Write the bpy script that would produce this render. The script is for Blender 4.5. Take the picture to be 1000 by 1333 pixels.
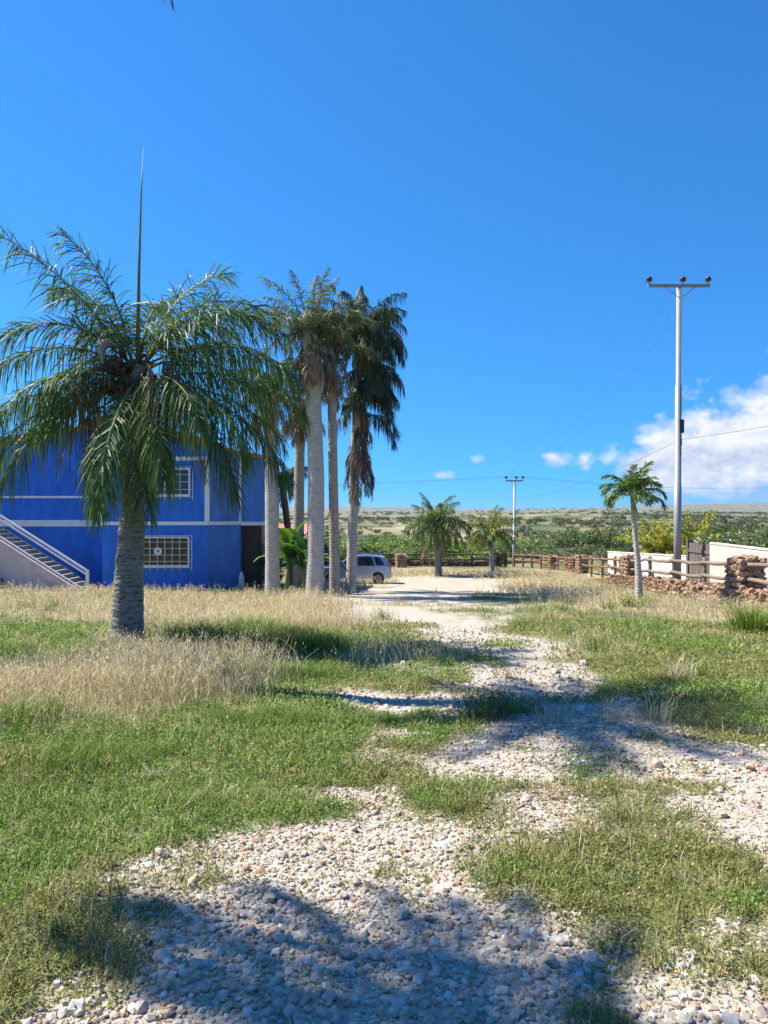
import bpy, math, random
import numpy as np
from mathutils import Vector, Matrix
R = math.radians
PI = math.pi
sc = bpy.context.scene
for o in list(bpy.data.objects): bpy.data.objects.remove(o)
col = sc.collection

# ------------------------------------------------------------------ camera
cam_d = bpy.data.cameras.new('camera'); cam = bpy.data.objects.new('camera', cam_d); col.objects.link(cam)
cam.location = (0, 0, 1.6); cam.rotation_euler = (R(90), 0, 0)
cam_d.sensor_fit = 'HORIZONTAL'; cam_d.sensor_width = 36; cam_d.lens = 34.2
cam_d.clip_start = 0.05; cam_d.clip_end = 20000
sc.camera = cam

# ------------------------------------------------------------------ sky, sun, exposure
SUN_EL = R(52); SUN_AZ = math.atan2(-0.963, 0.27)          # azimuth clockwise from +Y
world = bpy.data.worlds.new('World'); sc.world = world; world.use_nodes = True
wn = world.node_tree.nodes; wl = world.node_tree.links; wn.clear()
def N(t, **kw):
    n = wn.new(t)
    for k, v in kw.items(): setattr(n, k, v)
    return n
def wm(op, a, b=None, c=None, clamp=False):
    n = wn.new('ShaderNodeMath'); n.operation = op; n.use_clamp = clamp
    for i, v in enumerate((a, b, c)):
        if v is None: continue
        if isinstance(v, (int, float)): n.inputs[i].default_value = v
        else: wl.new(v, n.inputs[i])
    return n.outputs[0]
sky = N('ShaderNodeTexSky', sky_type='NISHITA', sun_disc=False, sun_elevation=SUN_EL, sun_rotation=SUN_AZ,
        altitude=0, air_density=1.0, dust_density=0.0, ozone_density=1.6)
hsv = N('ShaderNodeHueSaturation'); hsv.inputs['Hue'].default_value = 0.5
hsv.inputs['Saturation'].default_value = 1.05; hsv.inputs['Value'].default_value = 1.0
wl.new(sky.outputs[0], hsv.inputs['Color'])
svt = N('ShaderNodeTexCoord'); svm = N('ShaderNodeVectorMath', operation='MULTIPLY_ADD'); svm.inputs[1].default_value = (1, 1, .90); svm.inputs[2].default_value = (0, 0, .135)
svn = N('ShaderNodeVectorMath', operation='NORMALIZE'); wl.new(svt.outputs['Generated'], svm.inputs[0]); wl.new(svm.outputs[0], svn.inputs[0]); wl.new(svn.outputs[0], sky.inputs[0])
bg = N('ShaderNodeBackground'); bg.inputs['Strength'].default_value = 0.074
tint = N('ShaderNodeMix', data_type='RGBA', blend_type='MULTIPLY'); tint.inputs[0].default_value = 1; wl.new(hsv.outputs[0], tint.inputs[6]); tint.inputs[7].default_value = (.28, .89, 1.38, 1)
wl.new(tint.outputs[2], bg.inputs['Color'])
tc = N('ShaderNodeTexCoord'); sp = N('ShaderNodeSeparateXYZ'); wl.new(tc.outputs['Generated'], sp.inputs[0])
DEG = 180 / PI
az = wm('MULTIPLY', wm('ARCTAN2', sp.outputs[0], sp.outputs[1]), DEG)
el = wm('MULTIPLY', wm('ARCSINE', sp.outputs[2]), DEG)
def gauss(a0, e0, sa, se, amp):
    da = wm('DIVIDE', wm('SUBTRACT', az, a0), sa); de = wm('DIVIDE', wm('SUBTRACT', el, e0), se)
    q = wm('ADD', wm('MULTIPLY', da, da), wm('MULTIPLY', de, de))
    return wm('MULTIPLY', wm('EXPONENT', wm('MULTIPLY', q, -1.0)), amp)
def cloud_noise(doff_a, doff_e, scale, detail=7):
    cb = N('ShaderNodeCombineXYZ'); wl.new(wm('ADD', az, doff_a), cb.inputs[0])
    wl.new(wm('MULTIPLY', wm('ADD', el, doff_e), 1.35), cb.inputs[1])
    nz = N('ShaderNodeTexNoise'); nz.inputs['Scale'].default_value = scale; nz.inputs['Detail'].default_value = detail
    nz.inputs['Roughness'].default_value = 0.58; nz.inputs['Distortion'].default_value = 0.25
    wl.new(cb.outputs[0], nz.inputs['Vector']); return nz.outputs['Fac']
# a belt of fair-weather cumulus low on the horizon, all the way round, with the larger bank seen to the right
env = wm('ADD', gauss(27.5, 4.0, 7.0, 5.2, 0.72), gauss(21.0, 3.0, 4.4, 2.5, 0.52))
for g in ((7.3, 4.15, 0.75, 0.5, .40), (9.15, 4.25, 0.5, 0.45, .39), (13.0, 4.1, 1.1, 0.85, .50), (4.6, 2.95, 1.3, 0.45, .40),
          (15.3, 3.7, .6, .9, .32), (-32, 4.5, 6, 3.0, .5), (52, 4.5, 9, 3.5, .55), (-75, 4, 8, 3, .5), (95, 5, 10, 4, .5), (140, 4, 9, 3, .5), (-130, 4, 9, 3, .5)):
    env = wm('ADD', env, gauss(*g))
n0 = cloud_noise(0, 0, .42); n1 = cloud_noise(0.35, -0.55, .42)
dens0 = wm('ADD', env, wm('MULTIPLY', wm('SUBTRACT', n0, 0.5), 1.0))
fac = wm('MULTIPLY', wm('SUBTRACT', dens0, 0.26), 3.0, clamp=True)
fac = wm('MULTIPLY', fac, wm('MULTIPLY', wm('ADD', el, 0.3), 0.4, clamp=True))
fac = wm('MULTIPLY', fac, 0.93)
shade = wm('ADD', wm('MULTIPLY', wm('SUBTRACT', n0, n1), 2.6), wm('ADD', wm('MULTIPLY', wm('SUBTRACT', el, 4.2), 0.11), 0.62), clamp=True)
cmix = N('ShaderNodeMix', data_type='RGBA'); wl.new(shade, cmix.inputs['Factor'])
cmix.inputs[6].default_value = (.50, .60, .80, 1); cmix.inputs[7].default_value = (1.0, 1.0, 1.0, 1)
bgc = N('ShaderNodeBackground'); bgc.inputs['Strength'].default_value = 0.48; wl.new(cmix.outputs[2], bgc.inputs['Color'])
ms = N('ShaderNodeMixShader'); wl.new(fac, ms.inputs[0]); wl.new(bg.outputs[0], ms.inputs[1]); wl.new(bgc.outputs[0], ms.inputs[2])
wo = N('ShaderNodeOutputWorld'); wl.new(ms.outputs[0], wo.inputs[0])

sun_d = bpy.data.lights.new('sun', 'SUN'); sun_o = bpy.data.objects.new('sun', sun_d); col.objects.link(sun_o)
sun_d.energy = 5.0; sun_d.angle = R(0.53); sun_d.color = (1, .94, .82)
to_sun = Vector((math.sin(SUN_AZ) * math.cos(SUN_EL), math.cos(SUN_AZ) * math.cos(SUN_EL), math.sin(SUN_EL)))
sun_o.rotation_euler = to_sun.to_track_quat('Z', 'Y').to_euler()
sun_o.location = (-20, 5, 30)
vs = sc.view_settings; vs.view_transform = 'Standard'; vs.look = 'None'; vs.gamma = 1; vs.exposure = 1.1; vs.use_curve_mapping = False

# ------------------------------------------------------------------ helpers
rng = np.random.default_rng(7); rnd = random.Random(5)
def tag(o, label=None, cat=None, group=None, kind=None):
    if label: o['label'] = label
    if cat: o['category'] = cat
    if group: o['group'] = group
    if kind: o['kind'] = kind
    return o
def empty(name, loc, rz=0.0, **kw):
    o = bpy.data.objects.new(name, None); col.objects.link(o); o.location = loc; o.rotation_euler = (0, 0, rz)
    o.empty_display_size = 0.1
    return tag(o, **kw)
def link(name, me, mat=None, parent=None, loc=None, rot=None, scale=None):
    o = bpy.data.objects.new(name, me); col.objects.link(o)
    if mat is not None and not me.materials: me.materials.append(mat)
    if parent is not None: o.parent = parent
    if loc is not None: o.location = loc
    if rot is not None: o.rotation_euler = rot
    if scale is not None: o.scale = scale
    return o
def np_mesh(name, V, T, C=None, smooth=False):
    V = np.asarray(V, np.float32).reshape(-1, 3); T = np.asarray(T, np.int32).reshape(-1, 3)
    me = bpy.data.meshes.new(name); me.vertices.add(len(V)); me.vertices.foreach_set('co', V.ravel())
    me.loops.add(T.size); me.loops.foreach_set('vertex_index', T.ravel())
    me.polygons.add(len(T)); me.polygons.foreach_set('loop_start', np.arange(0, T.size, 3, dtype=np.int32))
    me.update(calc_edges=True)
    me.polygons.foreach_set('use_smooth', np.full(len(T), bool(smooth)))
    if C is not None:
        C = np.asarray(C, np.float32)
        if C.shape[1] == 3: C = np.concatenate([C, np.ones((len(C), 1), np.float32)], 1)
        a = me.attributes.new('Col', 'FLOAT_COLOR', 'POINT'); a.data.foreach_set('color', C.ravel())
    me.validate(); return me
class MB:
    """collects shapes for ONE mesh object"""
    def __init__(s): s.v = []; s.f = []; s.sm = []
    def add(s, vs, fs, smooth=False):
        b = len(s.v); s.v += [tuple(p) for p in vs]; s.f += [tuple(i + b for i in f) for f in fs]; s.sm += [smooth] * len(fs); return s
    def box(s, x0, x1, y0, y1, z0, z1):
        return s.add([(x0,y0,z0),(x1,y0,z0),(x1,y1,z0),(x0,y1,z0),(x0,y0,z1),(x1,y0,z1),(x1,y1,z1),(x0,y1,z1)],
                     [(0,3,2,1),(4,5,6,7),(0,1,5,4),(1,2,6,5),(2,3,7,6),(3,0,4,7)])
    def prism(s, poly, y0, y1):
        n = len(poly); vs = [(x, y0, z) for x, z in poly] + [(x, y1, z) for x, z in poly]
        return s.add(vs, [tuple(range(n)), tuple(range(2*n-1, n-1, -1))] + [(i, i+n, (i+1) % n + n, (i+1) % n) for i in range(n)])
    def tube(s, pts, rad, n=8, caps=True, smooth=True):
        pts = [Vector(p) for p in pts]; rad = rad if hasattr(rad, '__len__') else [rad] * len(pts)
        vs = []; up = None
        for i, p in enumerate(pts):
            t = (pts[min(i+1, len(pts)-1)] - pts[max(i-1, 0)]).normalized()
            if up is None: up = Vector((0,0,1)) if abs(t.z) < .9 else Vector((1,0,0))
            a = t.cross(up).normalized(); b = a.cross(t).normalized(); up = b
            for k in range(n):
                q = 2*PI*k/n; vs.append(p + (a*math.cos(q) + b*math.sin(q)) * rad[i])
        fs = [(i*n+k, i*n+(k+1) % n, (i+1)*n+(k+1) % n, (i+1)*n+k) for i in range(len(pts)-1) for k in range(n)]
        s.add(vs, fs, smooth)
        if caps: s.f += [tuple(len(s.v)-len(vs)+k for k in range(n-1,-1,-1)), tuple(len(s.v)-n+k for k in range(n))]; s.sm += [False, False]
        return s
    def mesh(s, name):
        me = bpy.data.meshes.new(name); me.from_pydata([tuple(p) for p in s.v], [], s.f); me.update()
        for p, k in zip(me.polygons, s.sm): p.use_smooth = k
        return me
    def build(s, name, mat, parent=None, bevel=0, **kw):
        o = link(name, s.mesh(name), mat, parent, **kw)
        if bevel:
            m = o.modifiers.new('bevel', 'BEVEL'); m.width = bevel; m.segments = 2; m.limit_method = 'ANGLE'
        return o
def sstep(a, b, x): t = np.clip((x - a) / (b - a), 0, 1); return t * t * (3 - 2 * t)
def vnoise(x, y, seed=0):
    xi = np.floor(x); yi = np.floor(y); fx = x - xi; fy = y - yi
    fx = fx*fx*(3-2*fx); fy = fy*fy*(3-2*fy)
    def h(a, b): q = np.sin(a*127.1 + b*311.7 + seed*74.7) * 43758.5453; return q - np.floor(q)
    return (h(xi,yi)*(1-fx) + h(xi+1,yi)*fx)*(1-fy) + (h(xi,yi+1)*(1-fx) + h(xi+1,yi+1)*fx)*fy
def fbm(x, y, seed=0, oct=4):
    x = np.asarray(x, float); y = np.asarray(y, float); s = 0; a = .5; t = 0
    for k in range(oct): s = s + a*vnoise(x*2**k, y*2**k, seed + k*13); t += a; a *= .5
    return s / t

# ------------------------------------------------------------------ materials
def new_mat(name):
    m = bpy.data.materials.new(name); m.use_nodes = True; nt = m.node_tree
    return m, nt.nodes, nt.links, nt.nodes['Principled BSDF']
def mixc(n, l, fac, a, b, mode='MIX'):
    k = n.new('ShaderNodeMix'); k.data_type = 'RGBA'; k.blend_type = mode
    for i, v in ((0, fac), (6, a), (7, b)):
        if isinstance(v, (int, float)): k.inputs[i].default_value = v
        elif isinstance(v, tuple): k.inputs[i].default_value = (*v[:3], 1)
        else: l.new(v, k.inputs[i])
    return k.outputs[2]
def noise(n, l, scale, detail=4, rough=.55, vec=None, dist=0):
    k = n.new('ShaderNodeTexNoise'); k.inputs['Scale'].default_value = scale; k.inputs['Detail'].default_value = detail
    k.inputs['Roughness'].default_value = rough; k.inputs['Distortion'].default_value = dist
    if vec is not None: l.new(vec, k.inputs['Vector'])
    return k.outputs['Fac']
def ramp(n, l, fac, stops):
    k = n.new('ShaderNodeValToRGB'); e = k.color_ramp.elements
    while len(e) < len(stops): e.new(0.5)
    for i, (p, c) in enumerate(stops): e[i].position = p; e[i].color = (*c, 1) if len(c) == 3 else c
    l.new(fac, k.inputs[0]); return k.outputs[0]
def objvec(n, l, scale=(1,1,1)):
    t = n.new('ShaderNodeTexCoord'); mp = n.new('ShaderNodeMapping'); mp.inputs['Scale'].default_value = scale
    l.new(t.outputs['Object'], mp.inputs[0]); return mp.outputs[0]
def bump(n, l, b, h, strength=.3, dist=.02):
    k = n.new('ShaderNodeBump'); k.inputs['Strength'].default_value = strength; k.inputs['Distance'].default_value = dist
    l.new(h, k.inputs['Height']); l.new(k.outputs[0], b.inputs['Normal'])
def plain(name, c, rough=.7, var=.25, scale=3.0, bmp=.15, metal=0, vscale=(1,1,1), spec=.4, fine=30):
    m, n, l, b = new_mat(name); v = objvec(n, l, vscale)
    f = noise(n, l, scale, 6, .6, v)
    c0 = tuple(x*(1-var) for x in c); c1 = tuple(min(1, x*(1+var)) for x in c)
    l.new(ramp(n, l, f, [(.3, c0), (.7, c1)]), b.inputs['Base Color'])
    b.inputs['Roughness'].default_value = rough; b.inputs['Metallic'].default_value = metal; b.inputs['Specular IOR Level'].default_value = spec
    if bmp: bump(n, l, b, noise(n, l, fine, 4, .6, v), bmp, .01)
    return m
def leafmat(name, rough=.5, trans=.3, spec=.35, rvar=.2, tint=(1.25, 1.35, .6)):
    m, n, l, b = new_mat(name)
    a = n.new('ShaderNodeAttribute'); a.attribute_name = 'Col'
    oi = n.new('ShaderNodeObjectInfo')
    mr = n.new('ShaderNodeMapRange'); mr.inputs[3].default_value = 1-rvar; mr.inputs[4].default_value = 1+rvar; l.new(oi.outputs['Random'], mr.inputs[0])
    h = n.new('ShaderNodeHueSaturation'); l.new(a.outputs['Color'], h.inputs['Color']); l.new(mr.outputs[0], h.inputs['Value'])
    l.new(h.outputs[0], b.inputs['Base Color']); b.inputs['Roughness'].default_value = rough; b.inputs['Specular IOR Level'].default_value = spec
    t = n.new('ShaderNodeBsdfTranslucent'); mx = n.new('ShaderNodeMixShader'); mx.inputs[0].default_value = trans
    g = mixc(n, l, 1.0, h.outputs[0], tint, 'MULTIPLY'); l.new(g, t.inputs[0])
    l.new(b.outputs[0], mx.inputs[1]); l.new(t.outputs[0], mx.inputs[2]); l.new(mx.outputs[0], n['Material Output'].inputs[0])
    return m
LEAF = leafmat('leaf', .5, .28, .28); GRASS = leafmat('grass_blade', .6, .3, .22, 0, (1.12, 1.15, .8)); SCRUB = leafmat('scrub_leaf', .65, .15, .2, .1)

# ------------------------------------------------------------------ terrain shape
PY = np.array([-4000,-60,-10, 0, 12, 30, 43, 50, 58, 80,120,200,300,500,900,1500,2400,3600,5000,8000.])
PZ = np.array([4.0,  3.0,.55, 0,-.70,-1.77,-2.60,-2.78,-2.88,-3.4,-4.2,-4.0,-3.2,-1.7,-.9,-1.5, 2, 9, 20, 20])
def wall_x(y): return 10.9 + .107*(np.asarray(y, float) - 22)
def gz(x, y):
    x = np.asarray(x, float); y = np.asarray(y, float)
    z = np.interp(y, PY, PZ)
    near = 1 - sstep(40, 90, np.hypot(x, y))
    z = z + near*(.10*(fbm(x*.35, y*.35, 3) - .5) + .035*(fbm(x*1.7, y*1.7, 5) - .5))
    far = sstep(90, 400, y)
    z = z + far*(fbm(x*.006, y*.006, 9) - .5)*5*(1 - sstep(900, 2500, y)) + sstep(1800, 3600, y)*(fbm(x*.0007, y*.0007, 12, 3) - .42)*46
    z = z + np.exp(-((x-45)/32)**2 - ((y-250)/80)**2)*1.5                      # sandy rise beyond the scrub
    z = z + np.exp(-((x-130)/55)**2 - ((y-520)/120)**2)*3.4 + np.exp(-((x-290)/110)**2 - ((y-1150)/200)**2)*7.5 + np.exp(-((x+60)/120)**2 - ((y-1500)/250)**2)*5 + np.exp(-((x-1900)/700)**2 - ((y-3600)/500)**2)*26 + np.exp(-((x+120)/420)**2 - ((y-3800)/400)**2)*22
    z = z + .48*sstep(.05, .45, x - wall_x(y))*sstep(6, 14, y)*(1 - sstep(47, 54, y))
    return z
def gzf(x, y): return float(gz(x, y))

# ------------------------------------------------------------------ ground cover maps (world metres)
TY = np.array([-8, 0, 2.5, 3.2, 4.0, 4.6, 5.45, 6.64, 8.5, 10.2, 12.8, 16, 19, 26, 31, 38, 44, 48, 51])
TL = np.array([-1, -1, -1.05,-1.25,-.95,-.60,-.30,-.40,-1.0,.15, .9, .3,-.5,-1.9,-.9, .5, .6, 1, 2.5])
TR = np.array([3.2,3.2, 3.3, 3.7, 4.1, 4.3, 3.3, 2.9, 2.35,2.6, 3.2,3.1, 2.9, 4.0, 4.6, 6, 6.6,6.2,4])
PATCH = [  # x, y, rx, ry, strength: weeds growing in the gravel
 (1.38,3.72,.98,.50,1.5),(.45,4.95,.40,.28,.9),(-.62,4.62,.42,.22,.9),(-.35,5.3,.5,.25,.8),(.02,3.72,.24,.2,.7),(-.9,3.6,.25,.3,.5),
 (-.5,7.2,1.15,.5,1.2),(.05,9.3,1.0,.6,1.0),(1.6,2.75,.18,.2,.6),(2.2,5.0,.2,.12,.3),(1.1,6.0,.4,.16,.3),(2.3,6.4,.3,.18,.7),(3.3,6.3,.4,.4,.7),
 (1.2,7.6,.35,.3,.6),(2.0,8.0,.5,.35,.6),(1.1,11,.5,.7,.9),(2.4,14.8,.9,.6,.6),(.6,16.5,.6,.7,.5),(2.6,21,1.0,1.0,.7),(.2,23.5,1.2,.8,.7),(4,27.5,1.5,1,.8),(.55,2.5,.2,.15,.4),
 (.25,6.3,.35,.2,.5),(1.9,4.5,.25,.12,.4),(.95,5.1,.22,.13,.45)]
def gravel(x, y):
    x = np.asarray(x, float); y = np.asarray(y, float)
    L = np.interp(y, TY, TL); Rr = np.interp(y, TY, TR)
    sc_ = .55 + .03*np.clip(y, 0, 40)
    nz = fbm(x/sc_*1.3 + 7, y/sc_*.9, 21, 5)
    d = np.clip(np.minimum(x - L, Rr - x) / (.28 + .02*np.clip(y, 0, 40)), -3, 1.25)
    g = d*.9 + (nz - .44)*4.2 - (fbm(x*2.6+4, y*2.0, 25, 3) - .5)*2.6 + 2.2*np.exp(-((x+.25)/.75)**2 - ((y-2.85)/.75)**2) - 2.0*np.exp(-((x+2.2)/.75)**2 - ((y-3.4)/1.6)**2)
    for px, py, rx, ry, s in PATCH:
        g = g - s*3.2*np.exp(-(((x-px)/rx)**2 + ((y-py)/ry)**2))
    g = sstep(-.9, 1.3, g)
    return g*(1 - sstep(47, 51, y))*sstep(-9, -6, y)
def straw(x, y):
    x = np.asarray(x, float); y = np.asarray(y, float)
    e = lambda cx, cy, rx, ry, s: s*np.exp(-(((x-cx)/rx)**2 + ((y-cy)/ry)**2))
    s = e(-3.1,8.6,1.7,1.5,1.7) + e(-5.4,8.0,1.6,1.6,.9) + e(-6.5,20,6,5.5,.95) + e(-1.8,18.5,2.2,3,.8) + e(7.0,33,3.2,13,1.25) + e(9.5,20,1.5,4,.75) + e(8,50,12,6,1.2) + e(-14,27,8,5,.8) + e(2,52,8,4,1.2) + e(-3,25,3,4,.8) + e(-1.6,37,3.0,3.4,1.7)
    s = s - e(-4.8,11.5,1.2,1.3,.5) - e(-7,9,1.3,1.5,.5) - e(4.6,15,2.2,4,.35)
    return np.clip(s + (fbm(x*.8, y*.8, 31) - .5)*1.0 + (fbm(x*.33+9, y*.22, 33, 3) - .5)*1.5*(y > 9), 0, 1.2)
def sand(x, y):
    x = np.asarray(x, float); y = np.asarray(y, float)
    s = np.exp(-((x-4.0)/3.2)**2 - ((y-41)/5)**2)*1.4 + np.exp(-((x+2)/3)**2 - ((y-41.2)/1.2)**2)
    f = sstep(140, 220, y)*(1 - sstep(500, 1500, y))
    s = s + f*np.clip((.9*np.exp(-((x-15)/15)**2 - ((y-205)/35)**2) + .6*np.exp(-((x-2)/14)**2 - ((y-250)/30)**2) + .5*np.exp(-((x-60)/20)**2 - ((y-260)/30)**2))*(.3 + 1.3*fbm(x*.06, y*.03, 43)) + (fbm(x*.02, y*.012, 41) - .6)*1.0, 0, 1)
    return np.clip(s, 0, 1)

# ------------------------------------------------------------------ ground sheet
def make_ground():
    t = np.linspace(-1, 1, 471); T = math.asinh(7000/1.6)
    xs = 1.6*np.sinh(t*T) + .4
    t = np.linspace(-1, 1, 521); T = math.asinh(7000/1.9)
    ys = 1.9*np.sinh(t*T) + 4.5
    X, Y = np.meshgrid(xs, ys); Z = gz(X, Y)
    nx, ny = len(xs), len(ys)
    V = np.stack([X, Y, Z], -1).reshape(-1, 3)
    i = np.arange((ny-1)*nx).reshape(ny-1, nx)[:, :-1].ravel()
    Tt = np.concatenate([np.stack([i, i+1, i+nx+1], 1), np.stack([i, i+nx+1, i+nx], 1)])
    C = np.stack([gravel(X, Y), np.clip(straw(X, Y), 0, 1), sand(X, Y), np.ones_like(X)], -1).reshape(-1, 4)
    me = np_mesh('ground', V, Tt, C, smooth=True)
    m, n, l, b = new_mat('ground_mix')
    geo = n.new('ShaderNodeNewGeometry'); P = geo.outputs['Position']
    a = n.new('ShaderNodeAttribute'); a.attribute_name = 'Col'; s = n.new('ShaderNodeSeparateColor'); l.new(a.outputs['Color'], s.inputs[0])
    vo = n.new('ShaderNodeTexVoronoi'); vo.inputs['Scale'].default_value = 34; l.new(P, vo.inputs['Vector'])
    ve = n.new('ShaderNodeTexVoronoi'); ve.inputs['Scale'].default_value = 34; ve.feature = 'DISTANCE_TO_EDGE'; l.new(P, ve.inputs['Vector'])
    sx = n.new('ShaderNodeSeparateColor'); l.new(vo.outputs['Color'], sx.inputs[0])
    stone = ramp(n, l, sx.outputs[0], [(0, (.26,.23,.20)), (.25, (.40,.36,.31)), (.5, (.48,.44,.39)), (.72, (.40,.31,.24)), (.88, (.54,.51,.47)), (1, (.32,.27,.23))])
    soil = ramp(n, l, noise(n, l, 9, 6, .6, P), [(.3, (.24,.195,.145)), (.7, (.40,.345,.27))])
    gcol = mixc(n, l, ramp(n, l, ve.outputs['Distance'], [(.03, (0,0,0)), (.09, (1,1,1))]), soil, stone)
    green = ramp(n, l, noise(n, l, 1.3, 8, .65, P), [(.3, (.075,.085,.03)), (.5, (.12,.135,.045)), (.7, (.20,.18,.08))])
    dry = ramp(n, l, noise(n, l, 3.1, 8, .65, P), [(.3, (.28,.22,.13)), (.6, (.42,.35,.22)), (.8, (.50,.43,.28))])
    veg = mixc(n, l, s.outputs[1], green, dry)
    # far savannah: green and straw patches at landscape scale
    fn = noise(n, l, .035, 8, .65, P)
    farc = ramp(n, l, fn, [(.34, (.06,.08,.032)), (.46, (.11,.12,.05)), (.54, (.22,.19,.10)), (.66, (.34,.28,.17))])
    sy = n.new('ShaderNodeSeparateXYZ'); l.new(P, sy.inputs[0])
    mr = n.new('ShaderNodeMapRange'); mr.inputs[1].default_value = 55; mr.inputs[2].default_value = 90; l.new(sy.outputs[1], mr.inputs[0])
    veg = mixc(n, l, mr.outputs[0], veg, farc)
    base = mixc(n, l, s.outputs[0], veg, gcol)
    sandc = ramp(n, l, noise(n, l, .8, 8, .7, P), [(.3, (.32,.27,.20)), (.7, (.44,.39,.32))])
    base = mixc(n, l, s.outputs[2], base, sandc)
    l.new(base, b.inputs['Base Color']); b.inputs['Roughness'].default_value = .9; b.inputs['Specular IOR Level'].default_value = .15
    bump(n, l, b, mixc(n, l, .5, ve.outputs['Distance'], noise(n, l, 40, 5, .7, P)), .6, .02)
    return tag(link('ground', me, m), kind='structure')
ground = make_ground()

# ------------------------------------------------------------------ gravel stones
from mathutils import noise as mnoise
import bmesh
def stone_mesh(name, seed, npts=14, flat=.55):
    r = random.Random(seed); bm = bmesh.new()
    for k in range(npts):
        z = 1 - 2*(k+.5)/npts; q = k*2.39996 + r.uniform(-.4,.4); h = math.sqrt(max(0, 1-z*z)); s = r.uniform(.78, 1.1)
        bm.verts.new((h*math.cos(q)*s*r.uniform(.9,1.1), h*math.sin(q)*s*.8, z*s*flat))
    bmesh.ops.convex_hull(bm, input=bm.verts)
    for v in [v for v in bm.verts if not v.link_faces]: bm.verts.remove(v)
    bmesh.ops.triangulate(bm, faces=bm.faces); bmesh.ops.recalc_face_normals(bm, faces=bm.faces)
    me = bpy.data.meshes.new(name); bm.to_mesh(me); bm.free(); return me
STONES = [stone_mesh('stone', 100+k) for k in range(12)]
def mesh_arrays(me):
    V = np.zeros(len(me.vertices)*3, np.float32); me.vertices.foreach_get('co', V)
    T = np.zeros(len(me.polygons)*3, np.int32); me.polygons.foreach_get('vertices', T); return V.reshape(-1,3), T.reshape(-1,3)
PAL = np.array([(.52,.49,.45),(.47,.43,.38),(.42,.36,.30),(.39,.34,.29),(.34,.31,.28),(.45,.34,.25),(.36,.24,.18),(.58,.56,.53),(.29,.27,.25),(.43,.39,.33)])
def stone_mat(name, attr):
    m, n, l, b = new_mat(name); v = objvec(n, l)
    if attr:
        a = n.new('ShaderNodeAttribute'); a.attribute_name = 'Col'; c = a.outputs['Color']; f = noise(n, l, 60, 5, .65, v)
    else:
        oi = n.new('ShaderNodeObjectInfo'); c = ramp(n, l, oi.outputs['Random'], [(0,(.52,.49,.45)),(.2,(.42,.36,.31)),(.4,(.49,.45,.40)),(.55,(.44,.33,.25)),(.7,(.34,.31,.28)),(.85,(.56,.54,.51)),(1,(.36,.25,.19))])
        f = noise(n, l, 2.5, 5, .65, v)
    l.new(mixc(n, l, 1.0, c, ramp(n, l, f, [(.3,(.80,.78,.75)),(.7,(1.12,1.11,1.08))]), 'MULTIPLY'), b.inputs['Base Color'])
    b.inputs['Roughness'].default_value = .8; b.inputs['Specular IOR Level'].default_value = .25
    bump(n, l, b, f, .25, .01); return m
STONE_A = stone_mat('gravel_stone', True); STONE_B = stone_mat('single_stone', False)
def rotmat(ax, ay, azr):
    cx, sx, cy, sy, cz, sz = np.cos(ax), np.sin(ax), np.cos(ay), np.sin(ay), np.cos(azr), np.sin(azr)
    return np.stack([np.stack([cz*cy, cz*sy*sx - sz*cx, cz*sy*cx + sz*sx], -1),
                     np.stack([sz*cy, sz*sy*sx + cz*cx, sz*sy*cx - cz*sx], -1),
                     np.stack([-sy, cy*sx, cy*cx], -1)], -2)
def make_gravel():
    VV, TT, CC = [], [], []; off = 0; big = []
    for y0, y1, dens, size in ((1.2,2.3,800,.014),(2.3,3.1,2300,.0118),(3.1,4.2,1900,.0120),(4.2,5.6,1250,.0128),(5.6,7.6,620,.015),(7.6,10.5,240,.018),(10.5,16,50,.026)):
        x0, x1 = -(.62*y1+.7), (.62*y1+.9); n = int((x1-x0)*(y1-y0)*dens)
        x = rng.uniform(x0, x1, n); y = rng.uniform(y0, y1, n); g = gravel(x, y)
        keep = rng.random(n) < g*1.05 - .04; x, y = x[keep], y[keep]; n = len(x)
        s = size*np.exp(rng.normal(0, .42, n)); z = gz(x, y) + s*rng.uniform(-.15, .42, n)
        ax = rng.normal(0, .35, n); ay = rng.normal(0, .35, n); a = rng.uniform(0, 6.28, n); kind = rng.integers(0, 12, n)
        if y0 >= 2.3 and y0 < 3:
            o = np.argsort(-s); vis = [i for i in o if abs(x[i]) < .53*y[i] and y[i] > 2.45][:280]
            big = [(x[i], y[i], z[i], s[i]*1.12, ax[i], ay[i], a[i], int(kind[i])) for i in vis]
            m = np.ones(n, bool); m[vis] = False
            x, y, z, s, ax, ay, a, kind = (q[m] for q in (x, y, z, s, ax, ay, a, kind)); n = len(x)
        c = PAL[rng.integers(0, len(PAL), n)]*rng.uniform(.84, 1.12, (n, 1))*np.array([1.02, .98, .92]); M = rotmat(ax, ay, a)
        for k in range(12):
            q = np.where(kind == k)[0]
            if not len(q): continue
            v, t = mesh_arrays(STONES[k]); W = np.einsum('nij,vj->nvi', M[q], v)*s[q][:, None, None] + np.stack([x[q], y[q], z[q]], -1)[:, None, :]
            VV.append(W.reshape(-1, 3)); TT.append((t[None] + (np.arange(len(q))*len(v))[:, None, None]).reshape(-1, 3) + off)
            CC.append(np.repeat(c[q], len(v), 0)); off += len(q)*len(v)
    o = link('gravel', np_mesh('gravel', np.concatenate(VV), np.concatenate(TT), np.concatenate(CC)), STONE_A)
    tag(o, 'loose pale crushed gravel spread over the rough driveway', 'gravel', kind='stuff')
    for x, y, z, s, ax, ay, a, k in big:
        link('stone', STONES[k], STONE_B, ground, (x, y, z), (ax, ay, a), (s, s, s))
make_gravel()

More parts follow.
